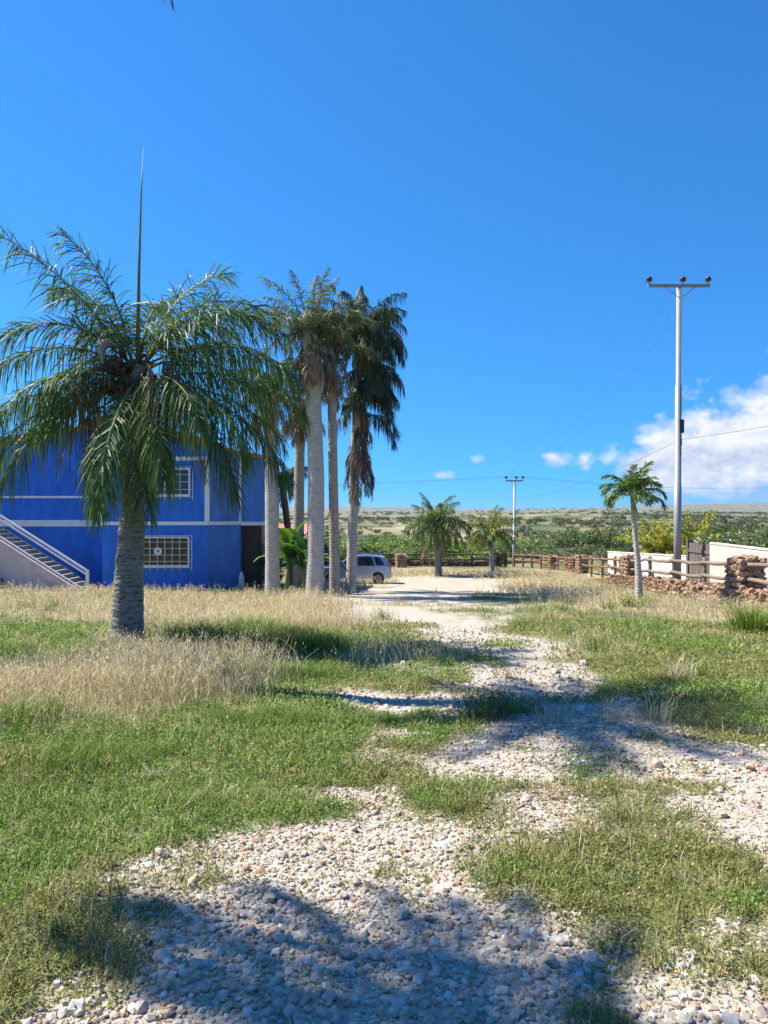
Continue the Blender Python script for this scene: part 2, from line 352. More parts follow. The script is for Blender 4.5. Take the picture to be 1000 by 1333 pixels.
# ------------------------------------------------------------------ grass and weeds
def blades(x, y, h, w, lean, curl, c, az=None, z=None, seg_tip=True):
    """thin curved blades, 5 vertices and 3 triangles each"""
    n = len(x); az = rng.uniform(0, 6.283, n) if az is None else az
    z = gz(x, y) - .01 if z is None else z
    d = np.stack([np.cos(az), np.sin(az), np.zeros(n)], -1); fa = az + PI/2 + rng.normal(0, .6, n)
    s = np.stack([np.cos(fa), np.sin(fa), np.zeros(n)], -1)*(w[:, None]*.5)
    r = np.stack([x, y, z], -1); up = np.array([0, 0, 1.])
    m = r + up*(h*.55)[:, None] + d*(h*lean*.4)[:, None]
    t = r + up*(h*(1 - .35*curl))[:, None] + d*(h*(lean + curl*.5))[:, None]
    V = np.stack([r-s, r+s, m-s*.75, m+s*.75, t], 1).reshape(-1, 3)
    T = (np.array([(0,1,3),(0,3,2),(2,3,4)])[None] + (np.arange(n)*5)[:, None, None]).reshape(-1, 3)
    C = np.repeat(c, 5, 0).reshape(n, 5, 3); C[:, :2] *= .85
    return V, T, C.reshape(-1, 3)
def leaflets(x, y, z, l, w, c, pitch=(.1, .9)):
    """small rhombic leaves, 4 vertices and 2 triangles each"""
    n = len(x); a = rng.uniform(0, 6.283, n); p = rng.uniform(*pitch, n)
    d = np.stack([np.cos(a)*np.cos(p), np.sin(a)*np.cos(p), np.sin(p)], -1); s = np.stack([-np.sin(a), np.cos(a), rng.normal(0, .35, n)], -1)
    r = np.stack([x, y, z], -1)
    V = np.stack([r, r + d*(l*.5)[:, None] + s*(w*.5)[:, None], r + d*l[:, None], r + d*(l*.5)[:, None] - s*(w*.5)[:, None]], 1).reshape(-1, 3)
    T = (np.array([(0,1,2),(0,2,3)])[None] + (np.arange(n)*4)[:, None, None]).reshape(-1, 3)
    return V, T, np.repeat(c, 4, 0)
def merge(parts):
    V, T, C = [], [], []; o = 0
    for v, t, c in parts: V.append(v); T.append(t + o); C.append(c); o += len(v)
    return np.concatenate(V), np.concatenate(T), np.concatenate(C)
def cpick(pal, n, jit=.22):
    p = np.array(pal); return p[rng.integers(0, len(p), n)]*np.clip(rng.normal(1, jit, (n, 1)), .45, 1.7)
GREENS = [(.115,.200,.030),(.14,.235,.036),(.09,.165,.028),(.17,.245,.045),(.20,.24,.055)]
OLIVES = [(.22,.22,.065),(.18,.20,.052),(.28,.25,.10),(.14,.17,.045)]
STRAWS = [(.64,.53,.36),(.54,.43,.27),(.70,.61,.44),(.46,.35,.21),(.58,.49,.31)]
LIMES = [(.18,.26,.04),(.22,.30,.06),(.14,.21,.035)]
def zone(x0, x1, y0, y1, n, pf):
    x = rng.uniform(x0, x1, n); y = rng.uniform(y0, y1, n); k = rng.random(n) < pf(x, y); return x[k], y[k]
def in_view(x, y, m=1.0): return np.abs(x) < .56*np.maximum(y, 1.2) + m
def thin_weeds(x, y):                                # weeds thin out where gravel lies bare
    g = gravel(x, y); s = np.clip(straw(x, y), 0, 1)
    return np.clip((1-g)*1.05 + .02 + .20*np.clip(fbm(x*1.4+2, y*1.1, 55) - .46, 0, 1), 0, 1)*(1 - .75*s*(y > 5.5))
def make_weeds():
    P = []
    for y0, y1, dens, nl, ll, lw in ((1.2,2.4,250,14,.030,.010),(2.4,3.6,1150,17,.018,.0072),(3.6,5.2,820,16,.021,.0085),(5.2,7.5,400,15,.031,.012),(7.5,11,150,12,.052,.018),(11,17,48,11,.085,.024)):
        xa = .58*y1 + .9; x, y = zone(-xa, xa, y0, y1, int(2*xa*(y1-y0)*dens), lambda a, b: thin_weeds(a, b)*in_view(a, b, .8)*(.45 + .9*fbm(a*2.2, b*2.2, 51) + .35*(a < -1.0)))
        n = len(x); k = rng.integers(nl//2, nl+1, n); i = np.repeat(np.arange(n), k); m = len(i)
        spread = ll*1.3; lush = fbm(x*.9, y*.9, 61); hh = (.012 + .06*lush*(1-gravel(x, y)))*(1 + .04*y)
        tone = cpick(GREENS, n, .15); ol = fbm(x*.7+3, y*.7, 66) + .25*gravel(x, y) + .12*(x > 2.2) - .14*(x < -1.0) > .58; tone[ol] = cpick(OLIVES, int(ol.sum()), .15)
        lx = x[i] + rng.normal(0, spread, m); ly = y[i] + rng.normal(0, spread, m)
        lz = gz(x, y)[i] + rng.uniform(0, 1, m)*hh[i]
        P.append(leaflets(lx, ly, lz, ll*rng.uniform(.6, 1.4, m), lw*rng.uniform(.7, 1.5, m), tone[i]*np.clip(rng.normal(1, .2, (m, 1)), .5, 1.6)))
        nb = int(n*1.1); j = rng.integers(0, n, nb)     # thin stems and grass blades between the leaves
        P.append(blades(x[j] + rng.normal(0, spread, nb), y[j] + rng.normal(0, spread, nb), (hh[j]*1.5 + .03)*rng.uniform(.6, 1.6, nb), np.full(nb, .0032*(1+.16*y0)), rng.uniform(.1, .6, nb), rng.uniform(0, .5, nb),
                        np.where(rng.random((nb, 1)) < .22, cpick(STRAWS, nb), tone[j]*1.05)))
    V, T, C = merge(P)
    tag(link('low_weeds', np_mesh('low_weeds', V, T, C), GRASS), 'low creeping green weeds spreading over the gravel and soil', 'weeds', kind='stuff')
    return len(T)
def make_grass():
    P = []                                            # green and olive grass further off
    for y0, y1, dens, h0, w0 in ((6,11,120,.085,.006),(11,18,130,.10,.009),(18,30,70,.13,.014),(30,52,28,.18,.022)):
        xa = .58*y1 + 1.5; x, y = zone(-xa, xa, y0, y1, int(2*xa*(y1-y0)*dens), lambda a, b: np.clip(1 - gravel(a, b)*1.25, 0, 1)*(1-.8*np.clip(straw(a, b), 0, 1))*in_view(a, b, 1.5)*(1 - np.clip(sand(a, b)*1.2, 0, 1)))
        n = len(x); t = cpick(GREENS, n); ol = fbm(x*.5, y*.5, 71) + rng.normal(0, .08, n) + .10*(x > 2.5) > .5; t[ol] = cpick(OLIVES, int(ol.sum()))
        st = rng.random(n) < .14 + .16*(x > 2.5)*fbm(x*.8, y*.8, 79); t[st] = cpick(STRAWS, int(st.sum()))
        P.append(blades(x, y, h0*rng.uniform(.4, 1.5, n)*(.5 + fbm(x*.6, y*.6, 73)), w0*rng.uniform(.7, 1.4, n), rng.uniform(.1, .6, n), rng.uniform(0, .6, n), t))
    def clump(cx, cy, rx, ry, n, h, w, pal, lean=(.1, .6)):
        x = rng.normal(cx, rx*.5, n); y = rng.normal(cy, ry*.5, n)
        P.append(blades(x, y, h*rng.uniform(.45, 1.15, n), w*rng.uniform(.7, 1.3, n), rng.uniform(*lean, n), rng.uniform(.1, .9, n), cpick(pal, n)))
    clump(-1.9,13.0,.9,.9,2000,.46,.010,GREENS+OLIVES); clump(-1.2,12.4,.7,.5,1300,.36,.010,GREENS); clump(-2.6,14.0,.6,.6,700,.55,.010,GREENS); clump(-3.2,12.6,.7,.6,1500,.55,.011,GREENS+LIMES)
    clump(-2.3,5.6,.55,.5,1100,.24,.006,LIMES+GREENS); clump(-3.4,7.0,.35,.5,500,.32,.007,LIMES); clump(-5.6,10.5,.7,.9,1200,.42,.009,LIMES+GREENS); clump(-4.4,10.2,.5,.5,500,.45,.009,LIMES)
    clump(-1.4,9.6,.9,.35,1500,.24,.007,GREENS); clump(-.9,7.0,.9,.25,1500,.15,.005,GREENS)
    clump(-4.4,12.1,.6,.3,500,.34,.009,STRAWS+OLIVES); clump(-4.4,12.4,.9,.5,260,.5,.008,STRAWS)
    for k in range(70):                                # scattered tussocks
        y = rng.uniform(9, 34); x = rng.uniform(-.55*y, .5*y)
        if gravel(x, y) > .3 or x > wall_x(y) - .5: continue
        clump(x, y, .25, .25, 90, rng.uniform(.2, .42), .009, [LIMES, GREENS, STRAWS][k % 3])
    for k in range(60):                                # small tufts in the near lawn
        y = rng.uniform(3.2, 9.5); x = rng.uniform(-.54*y, .54*y)
        if gravel(x, y) > .45: continue
        clump(x, y, .12, .10, 46, rng.uniform(.07, .17), .005, [LIMES, GREENS, OLIVES, STRAWS][k % 4], (.2, .9))
    V, T, C = merge(P)
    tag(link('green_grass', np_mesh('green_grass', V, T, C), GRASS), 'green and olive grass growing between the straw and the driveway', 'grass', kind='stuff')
    P = []
    for y0, y1, dens, h0, w0 in ((4.2,7.5,1300,.27,.0040),(7.5,11,1150,.42,.0052),(11,17,360,.34,.0070),(17,28,110,.42,.010),(28,54,40,.40,.020)):
        xa = .58*y1 + 1.5; x, y = zone(-xa, xa, y0, y1, int(2*xa*(y1-y0)*dens), lambda a, b: np.clip(straw(a, b)*1.4 - .38, 0, 1)*np.clip(1 - gravel(a, b)*1.3, 0, 1)*in_view(a, b, 1.5)*(1 - np.clip(sand(a, b)*1.3, 0, 1))*(a < wall_x(b) - .1))
        n = len(x); t = cpick(STRAWS, n, .14); gr = rng.random(n) < .06; t[gr] = cpick(OLIVES, int(gr.sum()))
        wind = rng.normal(2.6, .9, n); h = h0*rng.uniform(.35, 1.25, n)*(.25 + 1.5*fbm(x*.9, y*.9, 77))
        P.append(blades(x, y, h, w0*rng.uniform(.7, 1.4, n), rng.uniform(.1, .75, n), rng.uniform(0, .7, n), t, az=wind))
        q = rng.random(n) < .3; m = int(q.sum())           # feathery seed heads
        for r_ in range(3):
            P.append(leaflets(x[q] + np.cos(wind[q])*h[q]*.3 + rng.normal(0, .02, m), y[q] + np.sin(wind[q])*h[q]*.3 + rng.normal(0, .02, m), gz(x[q], y[q]) + h[q]*rng.uniform(.65, .95, m), .05 + .9*w0*np.ones(m), (w0*1.6)*np.ones(m), cpick(STRAWS, m, .12), (.5, 1.5)))
    V, T, C = merge(P)
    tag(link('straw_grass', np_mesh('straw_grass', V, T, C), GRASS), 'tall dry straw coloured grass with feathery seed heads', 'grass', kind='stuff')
make_weeds(); make_grass()

# ------------------------------------------------------------------ small single plants on the ground
def tuft(name, x, y, n, h, spread, w, pal, label, cat, leaves=0, ll=.04, lean=(.15, .8)):
    px = rng.normal(0, spread, n); py = rng.normal(0, spread*.8, n); ang = np.arctan2(py, px) + rng.normal(0, .5, n)
    z0 = gzf(x, y)
    Ps = [blades(px, py, h*rng.uniform(.4, 1.1, n), w*rng.uniform(.7, 1.3, n), rng.uniform(*lean, n), rng.uniform(.1, .9, n), cpick(pal, n, .18), az=ang, z=np.full(n, -.02))]
    o = empty(name, (x, y, z0), label=label, cat=cat)
    V, T, C = merge(Ps); link('blades', np_mesh('blades', V, T, C), GRASS, o)['kind'] = 'stuff'
    if leaves:
        q = rng.random(leaves); V, T, C = leaflets(rng.normal(0, spread*1.3, leaves), rng.normal(0, spread*1.1, leaves), h*q*.8, ll*rng.uniform(.6, 1.4, leaves), ll*.35*np.ones(leaves), cpick(pal, leaves, .2), (.1, 1.2))
        link('leaves', np_mesh('leaves', V, T, C), GRASS, o)['kind'] = 'stuff'
    return o
tuft('grass_tuft', 7.6, 14.9, 520, .75, .22, .016, LIMES, 'tall pale green grass tuft at the right edge below the stone wall', 'grass')
tuft('grass_tuft', 7.75, 22.6, 300, .48, .20, .018, LIMES, 'bright green grass tuft at the foot of the small slender palm', 'grass')
tuft('weed_plant', 2.05, 12.5, 160, .12, .22, .010, LIMES, 'bright lime green low weed alone in the pale gravel', 'weed', 700, .05)
tuft('weed_plant', 5.0, 12.0, 160, .15, .30, .010, LIMES, 'lime green weed patch in the grass right of the driveway', 'weed', 900, .05)
tuft('weed_plant', 1.02, 7.15, 200, .34, .13, .006, [(.06,.075,.03),(.10,.10,.045),(.07,.06,.03)], 'dark scrubby weed with upright twigs standing in the shadow on the gravel', 'weed', 500, .03, (.05, .45))
tuft('dry_weed', 1.62, 7.0, 60, .36, .10, .005, STRAWS, 'thin dry stalks beside the dark scrubby weed', 'weed')
tuft('dry_weed', 2.15, 7.0, 55, .40, .10, .005, STRAWS, 'two wispy dry stalks in the rounded shadow on the gravel', 'weed')
tuft('dry_weed', 2.55, 6.9, 110, .36, .13, .005, STRAWS, 'spreading dry straw clump at the right end of the rounded shadow', 'weed')
tuft('dry_weed', 1.12, 4.85, 150, .07, .10, .004, [(.26,.15,.08),(.20,.12,.06),(.30,.2,.1)], 'small rusty brown dried weed on the sunny gravel', 'weed', 300, .02)
tuft('dry_weed', 1.55, 3.45, 60, .13, .06, .003, STRAWS, 'pale dry tuft in the green weed patch at lower right', 'weed')

# ------------------------------------------------------------------ palms
def trunk_mat(name, c0, c1, dark, ring=26, crack=.5):
    m, n, l, b = new_mat(name); v = objvec(n, l)
    s = n.new('ShaderNodeSeparateXYZ'); l.new(v, s.inputs[0])
    wv = n.new('ShaderNodeTexWave'); wv.wave_type = 'BANDS'; wv.bands_direction = 'Z'; wv.inputs['Scale'].default_value = ring/6.283; wv.inputs['Distortion'].default_value = 7.0
    wv.inputs['Detail'].default_value = 4; wv.inputs['Detail Scale'].default_value = 2; l.new(v, wv.inputs['Vector'])
    f = noise(n, l, 4, 7, .65, v); fl = noise(n, l, 7, 6, .6, objvec(n, l, (1, 1, 3.2)), .8)
    c = ramp(n, l, f, [(.3, c0), (.7, c1)])
    c = mixc(n, l, ramp(n, l, fl, [(.55, (0,0,0)), (.62, (crack,)*3)]), c, dark)
    c = mixc(n, l, ramp(n, l, wv.outputs['Fac'], [(.0, (.55,)*3), (.12, (0,0,0))]), c, dark)
    l.new(c, b.inputs['Base Color']); b.inputs['Roughness'].default_value = .85; b.inputs['Specular IOR Level'].default_value = .2
    bump(n, l, b, mixc(n, l, .5, wv.outputs['Fac'], fl), .5, .03); return m
TRUNK_D = trunk_mat('rough_grey_trunk', (.17,.155,.135), (.30,.28,.25), (.055,.048,.042), 22, .9)
TRUNK_L = trunk_mat('pale_ringed_trunk', (.34,.30,.27), (.50,.46,.42), (.20,.17,.15), 20, .35)
TRUNK_M = trunk_mat('tan_ringed_trunk', (.27,.225,.185), (.42,.36,.31), (.14,.11,.09), 17, .6)
TRUNK_B = trunk_mat('brown_trunk', (.10,.07,.055), (.17,.125,.10), (.05,.035,.03), 30, .6)
FIBRE = plain('palm_fibre', (.11,.075,.05), .9, .5, 9, .8, fine=40)
HUSK = plain('palm_spathe', (.30,.26,.22), .7, .2, 5)
FRUITM = plain('palm_fruit', (.42,.26,.06), .5, .25, 6)
def frond_arrays(L, e0, droop, ll, nl, lw, hang, pal, seed, power=1.4, t0=.16, plume=.35, rachis=(.20,.22,.08), rr=.028, gap=0.0):
    r = np.random.default_rng(seed); ns = 18; t = np.linspace(0, 1, ns)
    ang = R(e0) - R(droop)*t**power; ds = L/(ns-1)
    px = np.concatenate([[0], np.cumsum(np.cos(ang[:-1])*ds)]); pz = np.concatenate([[0], np.cumsum(np.sin(ang[:-1])*ds)])
    py = .05*L*r.normal()*t**2
    V, T, C = [], [], []
    rad = rr*(1-.85*t); k = np.arange(4)*PI/2; TT = np.stack([np.cos(ang), 0*ang, np.sin(ang)], -1); NN = np.stack([-np.sin(ang), 0*ang, np.cos(ang)], -1)
    P = np.stack([px, py, pz], -1)
    rv = P[:, None] + rad[:, None, None]*(np.cos(k)[None, :, None]*np.array([0, 1.3, 0])[None, None] + np.sin(k)[None, :, None]*NN[:, None]*.8)
    i = np.arange(ns-1)[:, None]*4 + np.arange(4)[None]; j = np.arange(ns-1)[:, None]*4 + (np.arange(4)[None]+1) % 4
    V.append(rv.reshape(-1, 3)); T.append(np.concatenate([np.stack([i, j, j+4], -1).reshape(-1, 3), np.stack([i, j+4, i+4], -1).reshape(-1, 3)]))
    C.append(np.tile(np.array(rachis), (ns*4, 1)))
    m = nl*2; u = np.repeat(np.linspace(t0, .995, nl), 2) + r.normal(0, .3/nl, m); u = np.clip(u, 0, 1); side = np.tile([1., -1.], nl)
    keep = r.random(m) > gap; u, side = u[keep], side[keep]; m = len(u)
    p = np.stack([np.interp(u, t, P[:, q]) for q in range(3)], -1); a_ = np.interp(u, t, ang)
    Td = np.stack([np.cos(a_), 0*a_, np.sin(a_)], -1); Nd = np.stack([-np.sin(a_), 0*a_, np.cos(a_)], -1); Sd = np.stack([0*u, side, 0*u], -1)
    sp_ = np.radians(72 - 44*u + r.normal(0, 7, m)); vv = r.normal(.12, plume, m)
    d = Td*np.cos(sp_)[:, None] + Sd*np.sin(sp_)[:, None] + Nd*vv[:, None]; d /= np.linalg.norm(d, axis=1)[:, None]
    ln = ll*np.sin(PI*np.clip(.14 + .78*u, 0, 1))**.7*r.uniform(.78, 1.12, m); hg = hang*r.uniform(.6, 1.35, m)
    w = np.cross(d, Nd + r.normal(0, .55, (m, 3))); w /= np.linalg.norm(w, axis=1)[:, None]
    q = []
    for s_, wd in ((0, .6), (.38, 1.), (.72, .8), (1., 0)):
        c_ = p + d*(ln*(s_ - .42*np.clip(hg, 0, 1.4)*s_**2))[:, None]; c_[:, 2] -= hg*ln*s_**1.8*.85
        if wd: q += [c_ - w*lw*.5*wd, c_ + w*lw*.5*wd]
        else: q.append(c_)
    V.append(np.stack(q, 1).reshape(-1, 3)); T.append((np.array([(0,1,3),(0,3,2),(2,3,5),(2,5,4),(4,5,6)])[None] + (np.arange(m)*7)[:, None, None]).reshape(-1, 3) + ns*4)
    pa = np.array(pal); cc = pa[r.integers(0, len(pa), m)]*np.clip(r.normal(1, .16, (m, 1)), .55, 1.5); C.append(np.repeat(cc, 7, 0))
    return np.concatenate(V), np.concatenate(T), np.concatenate(C)
def frond_mesh(*a, **k): V, T, C = frond_arrays(*a, **k); return np_mesh('frond', V, T, C)
PG = [(.065,.115,.028),(.085,.14,.035),(.05,.09,.025),(.11,.155,.05)]       # green
PGG = [(.085,.125,.045),(.07,.105,.038),(.11,.14,.06),(.16,.16,.09)]            # grey green, weathered
PDK = [(.038,.062,.026),(.05,.08,.03),(.06,.085,.04),(.04,.055,.03)]          # dark
PDE = [(.26,.19,.125),(.20,.14,.09),(.33,.26,.18),(.15,.10,.065)]              # dead
PGF = [(.072,.130,.030),(.092,.155,.038),(.056,.105,.027),(.12,.175,.055)]
PYE = [(.38,.33,.035),(.24,.27,.04),(.44,.36,.05),(.15,.20,.03)]              # yellowish
def trunk(parent, path, rad, mat, n=18, rough=.012, step=.12, name='trunk', seed=0):
    P = [Vector(p) for p in path]; r = random.Random(seed); pts = []; rads = []
    tot = sum((P[i+1]-P[i]).length for i in range(len(P)-1)); N_ = max(12, int(tot/step)); acc = [0]
    for i in range(len(P)-1): acc.append(acc[-1] + (P[i+1]-P[i]).length)
    for k in range(N_+1):
        s = tot*k/N_; q = [np.interp(s, acc, [p[c] for p in P]) for c in range(3)]
        pts.append(q); rads.append(float(np.interp(s, acc, rad))*(1 + r.gauss(0, rough*.9) + (rough*.6 if k % 3 == 0 else -rough*.3)))
    pts[0] = (pts[0][0], pts[0][1], pts[0][2]-.25)
    return MB().tube(pts, rads, n).build(name, mat, parent)
def strands(parent, origin, n, length, spread, mat, name='flower_stalk', seed=0, rad=.006, az0=0, reach=.5):
    r = random.Random(seed); mb = MB(); o = Vector(origin); d = Vector((math.cos(az0), math.sin(az0), 0))
    main = [o, o + d*reach*.6 + Vector((0,0,.10)), o + d*reach + Vector((0,0,-.12))]; mb.tube(main, [.022,.018,.012], 5)
    for k in range(n):
        b = main[1].lerp(main[2], r.random()); L = length*r.uniform(.5, 1); q = Vector((r.gauss(0, spread), r.gauss(0, spread), 0))
        mb.tube([b, b + q*.6 + Vector((0,0,-L*.3)), b + q + Vector((0,0,-L*.7)), b + q*1.1 + Vector((r.gauss(0,.03),0,-L))], [rad, rad*.9, rad*.9, rad*.6], 4, False)
    return mb.build(name, mat, parent)
def boots(parent, z, r0, n, mat, h=.5, seed=0, out=.22):
    """fibrous stubs of old leaf bases under the crown"""
    r = random.Random(seed); mb = MB()
    for k in range(n):
        a = k*2.39996; zz = z - h*r.random(); c = Vector((math.cos(a), math.sin(a), 0)); s = Vector((-math.sin(a), math.cos(a), 0)); L = r.uniform(.6, 1.2)
        p = c*r0*.8 + Vector((0,0,zz)); mb.tube([p, p + c*out*.5*L + Vector((0,0,.12*L)), p + c*out*L + Vector((0,0,.10*L)) + s*r.gauss(0,.05)], [.07,.045,.012], 5)
    return mb.build('leaf_base', mat, parent)
def place_fronds(root, top, spec, mesh_fn, jitter=0.05, mat=None, name='frond'):
    for k, (azd, me) in enumerate(spec):
        a = R(azd); link(name, me, mat or LEAF, root, (top[0] + math.cos(a)*jitter, top[1] + math.sin(a)*jitter, top[2] - .12*(k % 4)/3), (0, 0, a))

# the feathery palm in the foreground
def fore_palm():
    x, y = -4.42, 12.5; root = empty('palm_tree', (x, y, gzf(x, y)), label='feathery green palm with rough grey trunk and upright spear leaf in the left foreground', cat='palm tree')
    H = 4.82; top = (.20, 0, H)
    trunk(root, [(0,0,0),(.02,0,.35),(.05,0,1.2),(.12,0,2.4),(.16,0,3.6),top], [.35,.275,.240,.205,.18,.16], TRUNK_D, 28, .014, .07)
    spec = [ # azimuth, start elevation, droop, length, hang
     (176,56,34,3.75,.75),(200,82,52,2.5,.8),(12,66,112,3.0,.75),(-22,46,88,2.75,.8),(-14,20,74,3.2,.95),(186,46,88,2.45,.8),
     (190,-2,58,3.0,.9),(170,24,62,2.9,.85),(-92,-38,48,2.8,.95),(-26,-6,68,2.9,1.),(214,8,78,2.5,.9),(62,52,72,2.8,.8),(96,62,60,2.8,.8),
     (132,48,70,2.8,.8),(152,66,70,2.7,.8),(-58,-30,54,2.4,.95),(28,34,82,3.0,.9),(34,74,60,2.6,.75),(6,14,66,3.1,.95),(22,0,58,2.8,.95),
     (-6,48,96,2.9,.85),(-4,-10,64,3.3,1.),(187,-12,60,3.3,1.),(-34,-18,60,3.2,1.),(203,-22,56,2.9,1.),(40,20,80,2.9,.95),(148,20,78,2.8,.95),(-76,-48,38,2.6,.9),(-108,-50,36,2.5,.9),(-48,2,72,2.6,.95),(160,4,66,2.5,.9)]
    for k, (a, e, d, L, hg) in enumerate(spec):
        up = e > 44; me = frond_mesh(L*.97, e, d, .95 if up else .80, 104, .021, hg*(.72 if up else 1.1), PGF, 200+k, t0=.14, plume=.55 if up else .42)
        place_fronds(root, (top[0], top[1], top[2] - .25*(1 if e < 20 else 0)), [(a, me)], None, .10)
    for k, (a, e, d, L) in enumerate(((200,-25,60,2.0),(-70,-30,58,2.1),(-20,-28,60,2.2),(250,-32,55,1.9))):
        me = frond_mesh(L, e, d, .42, 46, .016, 1.0, PDE[:2]+[(.12,.085,.055)], 260+k, t0=.2, plume=.4, rachis=(.20,.14,.09), gap=.3)
        link('dead_frond', me, LEAF, root, (top[0], top[1], top[2]-.4), (0, 0, R(a)))
    MB().tube([top, (top[0]+.02,0,H+1.6), (top[0]+.06,0,H+3.0), (top[0]+.10,0,H+3.75)], [.04,.026,.013,.003], 6).build('spear_leaf', plain('spear_green', (.13,.15,.07), .5, .2, 6), root)
    boots(root, H+.15, .22, 60, FIBRE, .8, 3, .34)
    strands(root, (top[0]+.1,-.15,H-.15), 40, 1.5, .10, FIBRE, seed=4, az0=R(-42), reach=1.15)
    strands(root, (top[0]-.1,-.1,H-.2), 34, 2.0, .10, FIBRE, seed=5, az0=R(226), reach=.95)
    strands(root, (top[0]+.1,-.1,H-.2), 34, 1.9, .10, FIBRE, seed=6, az0=R(-62), reach=1.05)
    fr = MB(); r = random.Random(3)
    for k in range(40):
        q = Vector((r.gauss(0,1), r.gauss(0,1), r.gauss(0,1))).normalized()*.075; c = Vector((top[0]+.42,-.35,H-.72)) + q
        fr.tube([c+Vector((0,0,-.03)), c+Vector((0,0,-.012)), c+Vector((0,0,.012)), c+Vector((0,0,.03))], [.008,.027,.027,.008], 6)
    fr.build('fruit', FRUITM, root)
    sp_ = MB(); c = Vector((top[0]-.28,-.25,H+.30)); pts = []; rr = []
    for k in range(9):
        t = k/8; pts.append(c + Vector((-.22*math.sin(t*2.2), -.1*t, .10*math.sin(t*3.0) - .34*t*t))); rr.append(.012 + .060*math.sin(PI*min(1,t*.95+.03)))
    sp_.tube(pts, rr, 8).build('spathe', HUSK, root)
fore_palm()

# shared frond meshes for the other palms
LIB = {}
def lib(kind):
    if kind in LIB: return LIB[kind]
    out = []
    for k in range(8):
        e = [78, 62, 50, 38, 26, 14, 2, -14][k]; d = [45, 62, 75, 85, 88, 86, 78, 66][k]
        if kind == 'green': m = frond_mesh(3.0, e, d, .78, 72, .032, 1.0, PG, 300+k, t0=.14)
        elif kind == 'grey': m = frond_mesh(2.5, e, d*.95, .72, 64, .030, .70, PGG, 320+k, t0=.12, gap=.12, rachis=(.30,.28,.20), rr=.035)
        elif kind == 'dark': m = frond_mesh(2.9, e, d*1.12, .90, 72, .042, 1.15, PDK, 340+k, t0=.10, plume=.5)
        elif kind == 'dead': m = frond_mesh(2.2, [-20,-35,-45,-50,-58,-62,-66,-70][k], [55,45,38,34,28,24,20,16][k], .50, 44, .04, .9, PDE, 360+k, t0=.10, gap=.15, plume=.5, rachis=(.28,.21,.15), rr=.03)
        elif kind == 'skirt': m = frond_mesh(2.2, [-20,-35,-45,-50,-58,-62,-66,-70][k], [55,45,38,34,28,24,20,16][k], .50, 44, .04, .9, [(.15,.11,.08),(.11,.08,.065),(.20,.15,.11)], 370+k, t0=.10, gap=.15, plume=.5, rachis=(.16,.12,.09), rr=.03)
        elif kind == 'coco': m = frond_mesh(2.5, e, d, .80, 48, .055, .85, [(.10,.16,.045),(.13,.19,.05),(.075,.125,.035),(.17,.20,.07)], 380+k, t0=.12)
        elif kind == 'yellow': m = frond_mesh(2.0, e, d*.9, .55, 34, .05, .6, PYE, 400+k, t0=.16, rachis=(.38,.34,.08))
        elif kind == 'short': m = frond_mesh(1.15, e, d*1.25, .46, 36, .04, .35, [(.11,.18,.04),(.14,.21,.055),(.085,.14,.035)], 420+k, t0=.14, plume=.2, rachis=(.25,.26,.10), rr=.02)
        out.append(m)
    LIB[kind] = out; return out
def crown(root, top, kinds, seed, scale=1.0, name='frond', squash=None):
    """kinds: list of (library, mesh index, azimuth)"""
    r = random.Random(seed)
    for lk, i, a in kinds:
        s = scale*r.uniform(.88, 1.1)
        link('dead_frond' if lk in ('dead', 'skirt') else name, lib(lk)[i], LEAF, root, (top[0] + .06*math.cos(R(a)), top[1] + .06*math.sin(R(a)), top[2] + (-.5*r.random() if lk == 'dead' else -.25*r.random())), (r.uniform(-.1,.1), r.uniform(-.1,.1), R(a)), (s, s, s))
def auto(lk, idx, n, a0=0, step=137.5): return [(lk, idx[k % len(idx)], a0 + k*step) for k in range(n)]
def at(px, py, Y): return ((px-500)*Y/950, Y, 1.6 - (py-666)*Y/950)       # a point at distance Y seen along that direction
def tall_palm(px_base, Y, px_top, py_top, r0, r1, mat, label, crowns, seed, group=None, bend=0.0, scale=1.0, base_r=0):
    bx = at(px_base, 0, Y)[0]; bz = gzf(bx, Y); tx, _, tz = at(px_top, py_top, Y)
    root = empty('palm_tree', (bx, Y, bz), label=label, cat='palm tree', group=group); H = tz - bz; dx = tx - bx
    trunk(root, [(0,0,0),(dx*.1+bend*.5,0,H*.15),(dx*.4+bend,0,H*.45),(dx*.75+bend*.6,0,H*.75),(dx,0,H)], [r0*1.12,r0,(r0+r1)*.5,r1*1.02,r1], mat, 16, .010, .16, seed=seed)
    crown(root, (dx, 0, H), crowns, seed, scale); boots(root, H+.05, r1*.9, 26, FIBRE, .7, seed, .22)
    return root
GRP = 'tall palms clustered beside the blue house'
tall_palm(355, 28.5, 352, 500, .28, .24, TRUNK_L, 'tall palm partly hidden behind the foreground palm crown, nearest the blue house', auto('dead', [0,2,4,5,6], 16, 20) + auto('green', [1,2,3,4,5], 13, 60), 11, GRP, scale=.8)
tall_palm(409, 28.0, 404, 430, .33, .29, TRUNK_L, 'thickest pale trunked palm in the cluster with sparse greyish crown', auto('grey', [0,1,1,2,2,3,3,4,5,6], 28, 10) + auto('dead', [2,3,4,6,7], 12, 33), 12, GRP, bend=.14, scale=1.05)
tall_palm(436, 28.6, 431, 450, .20, .17, TRUNK_M, 'slender pale trunked palm just right of the thickest trunk', auto('grey', [1,2,2,3,4,5], 15, 70) + auto('dead', [3,5,6,7], 10, 5), 13, GRP, scale=.82)
tall_palm(457, 31.0, 468, 425, .21, .18, TRUNK_L, 'dark drooping palm at the right end of the cluster with a skirt of dead fronds', auto('dark', [1,2,2,3,4,5,6,7,5,6], 44, 40) + auto('skirt', [4,5,6,7], 12, 11), 14, GRP, scale=.82)
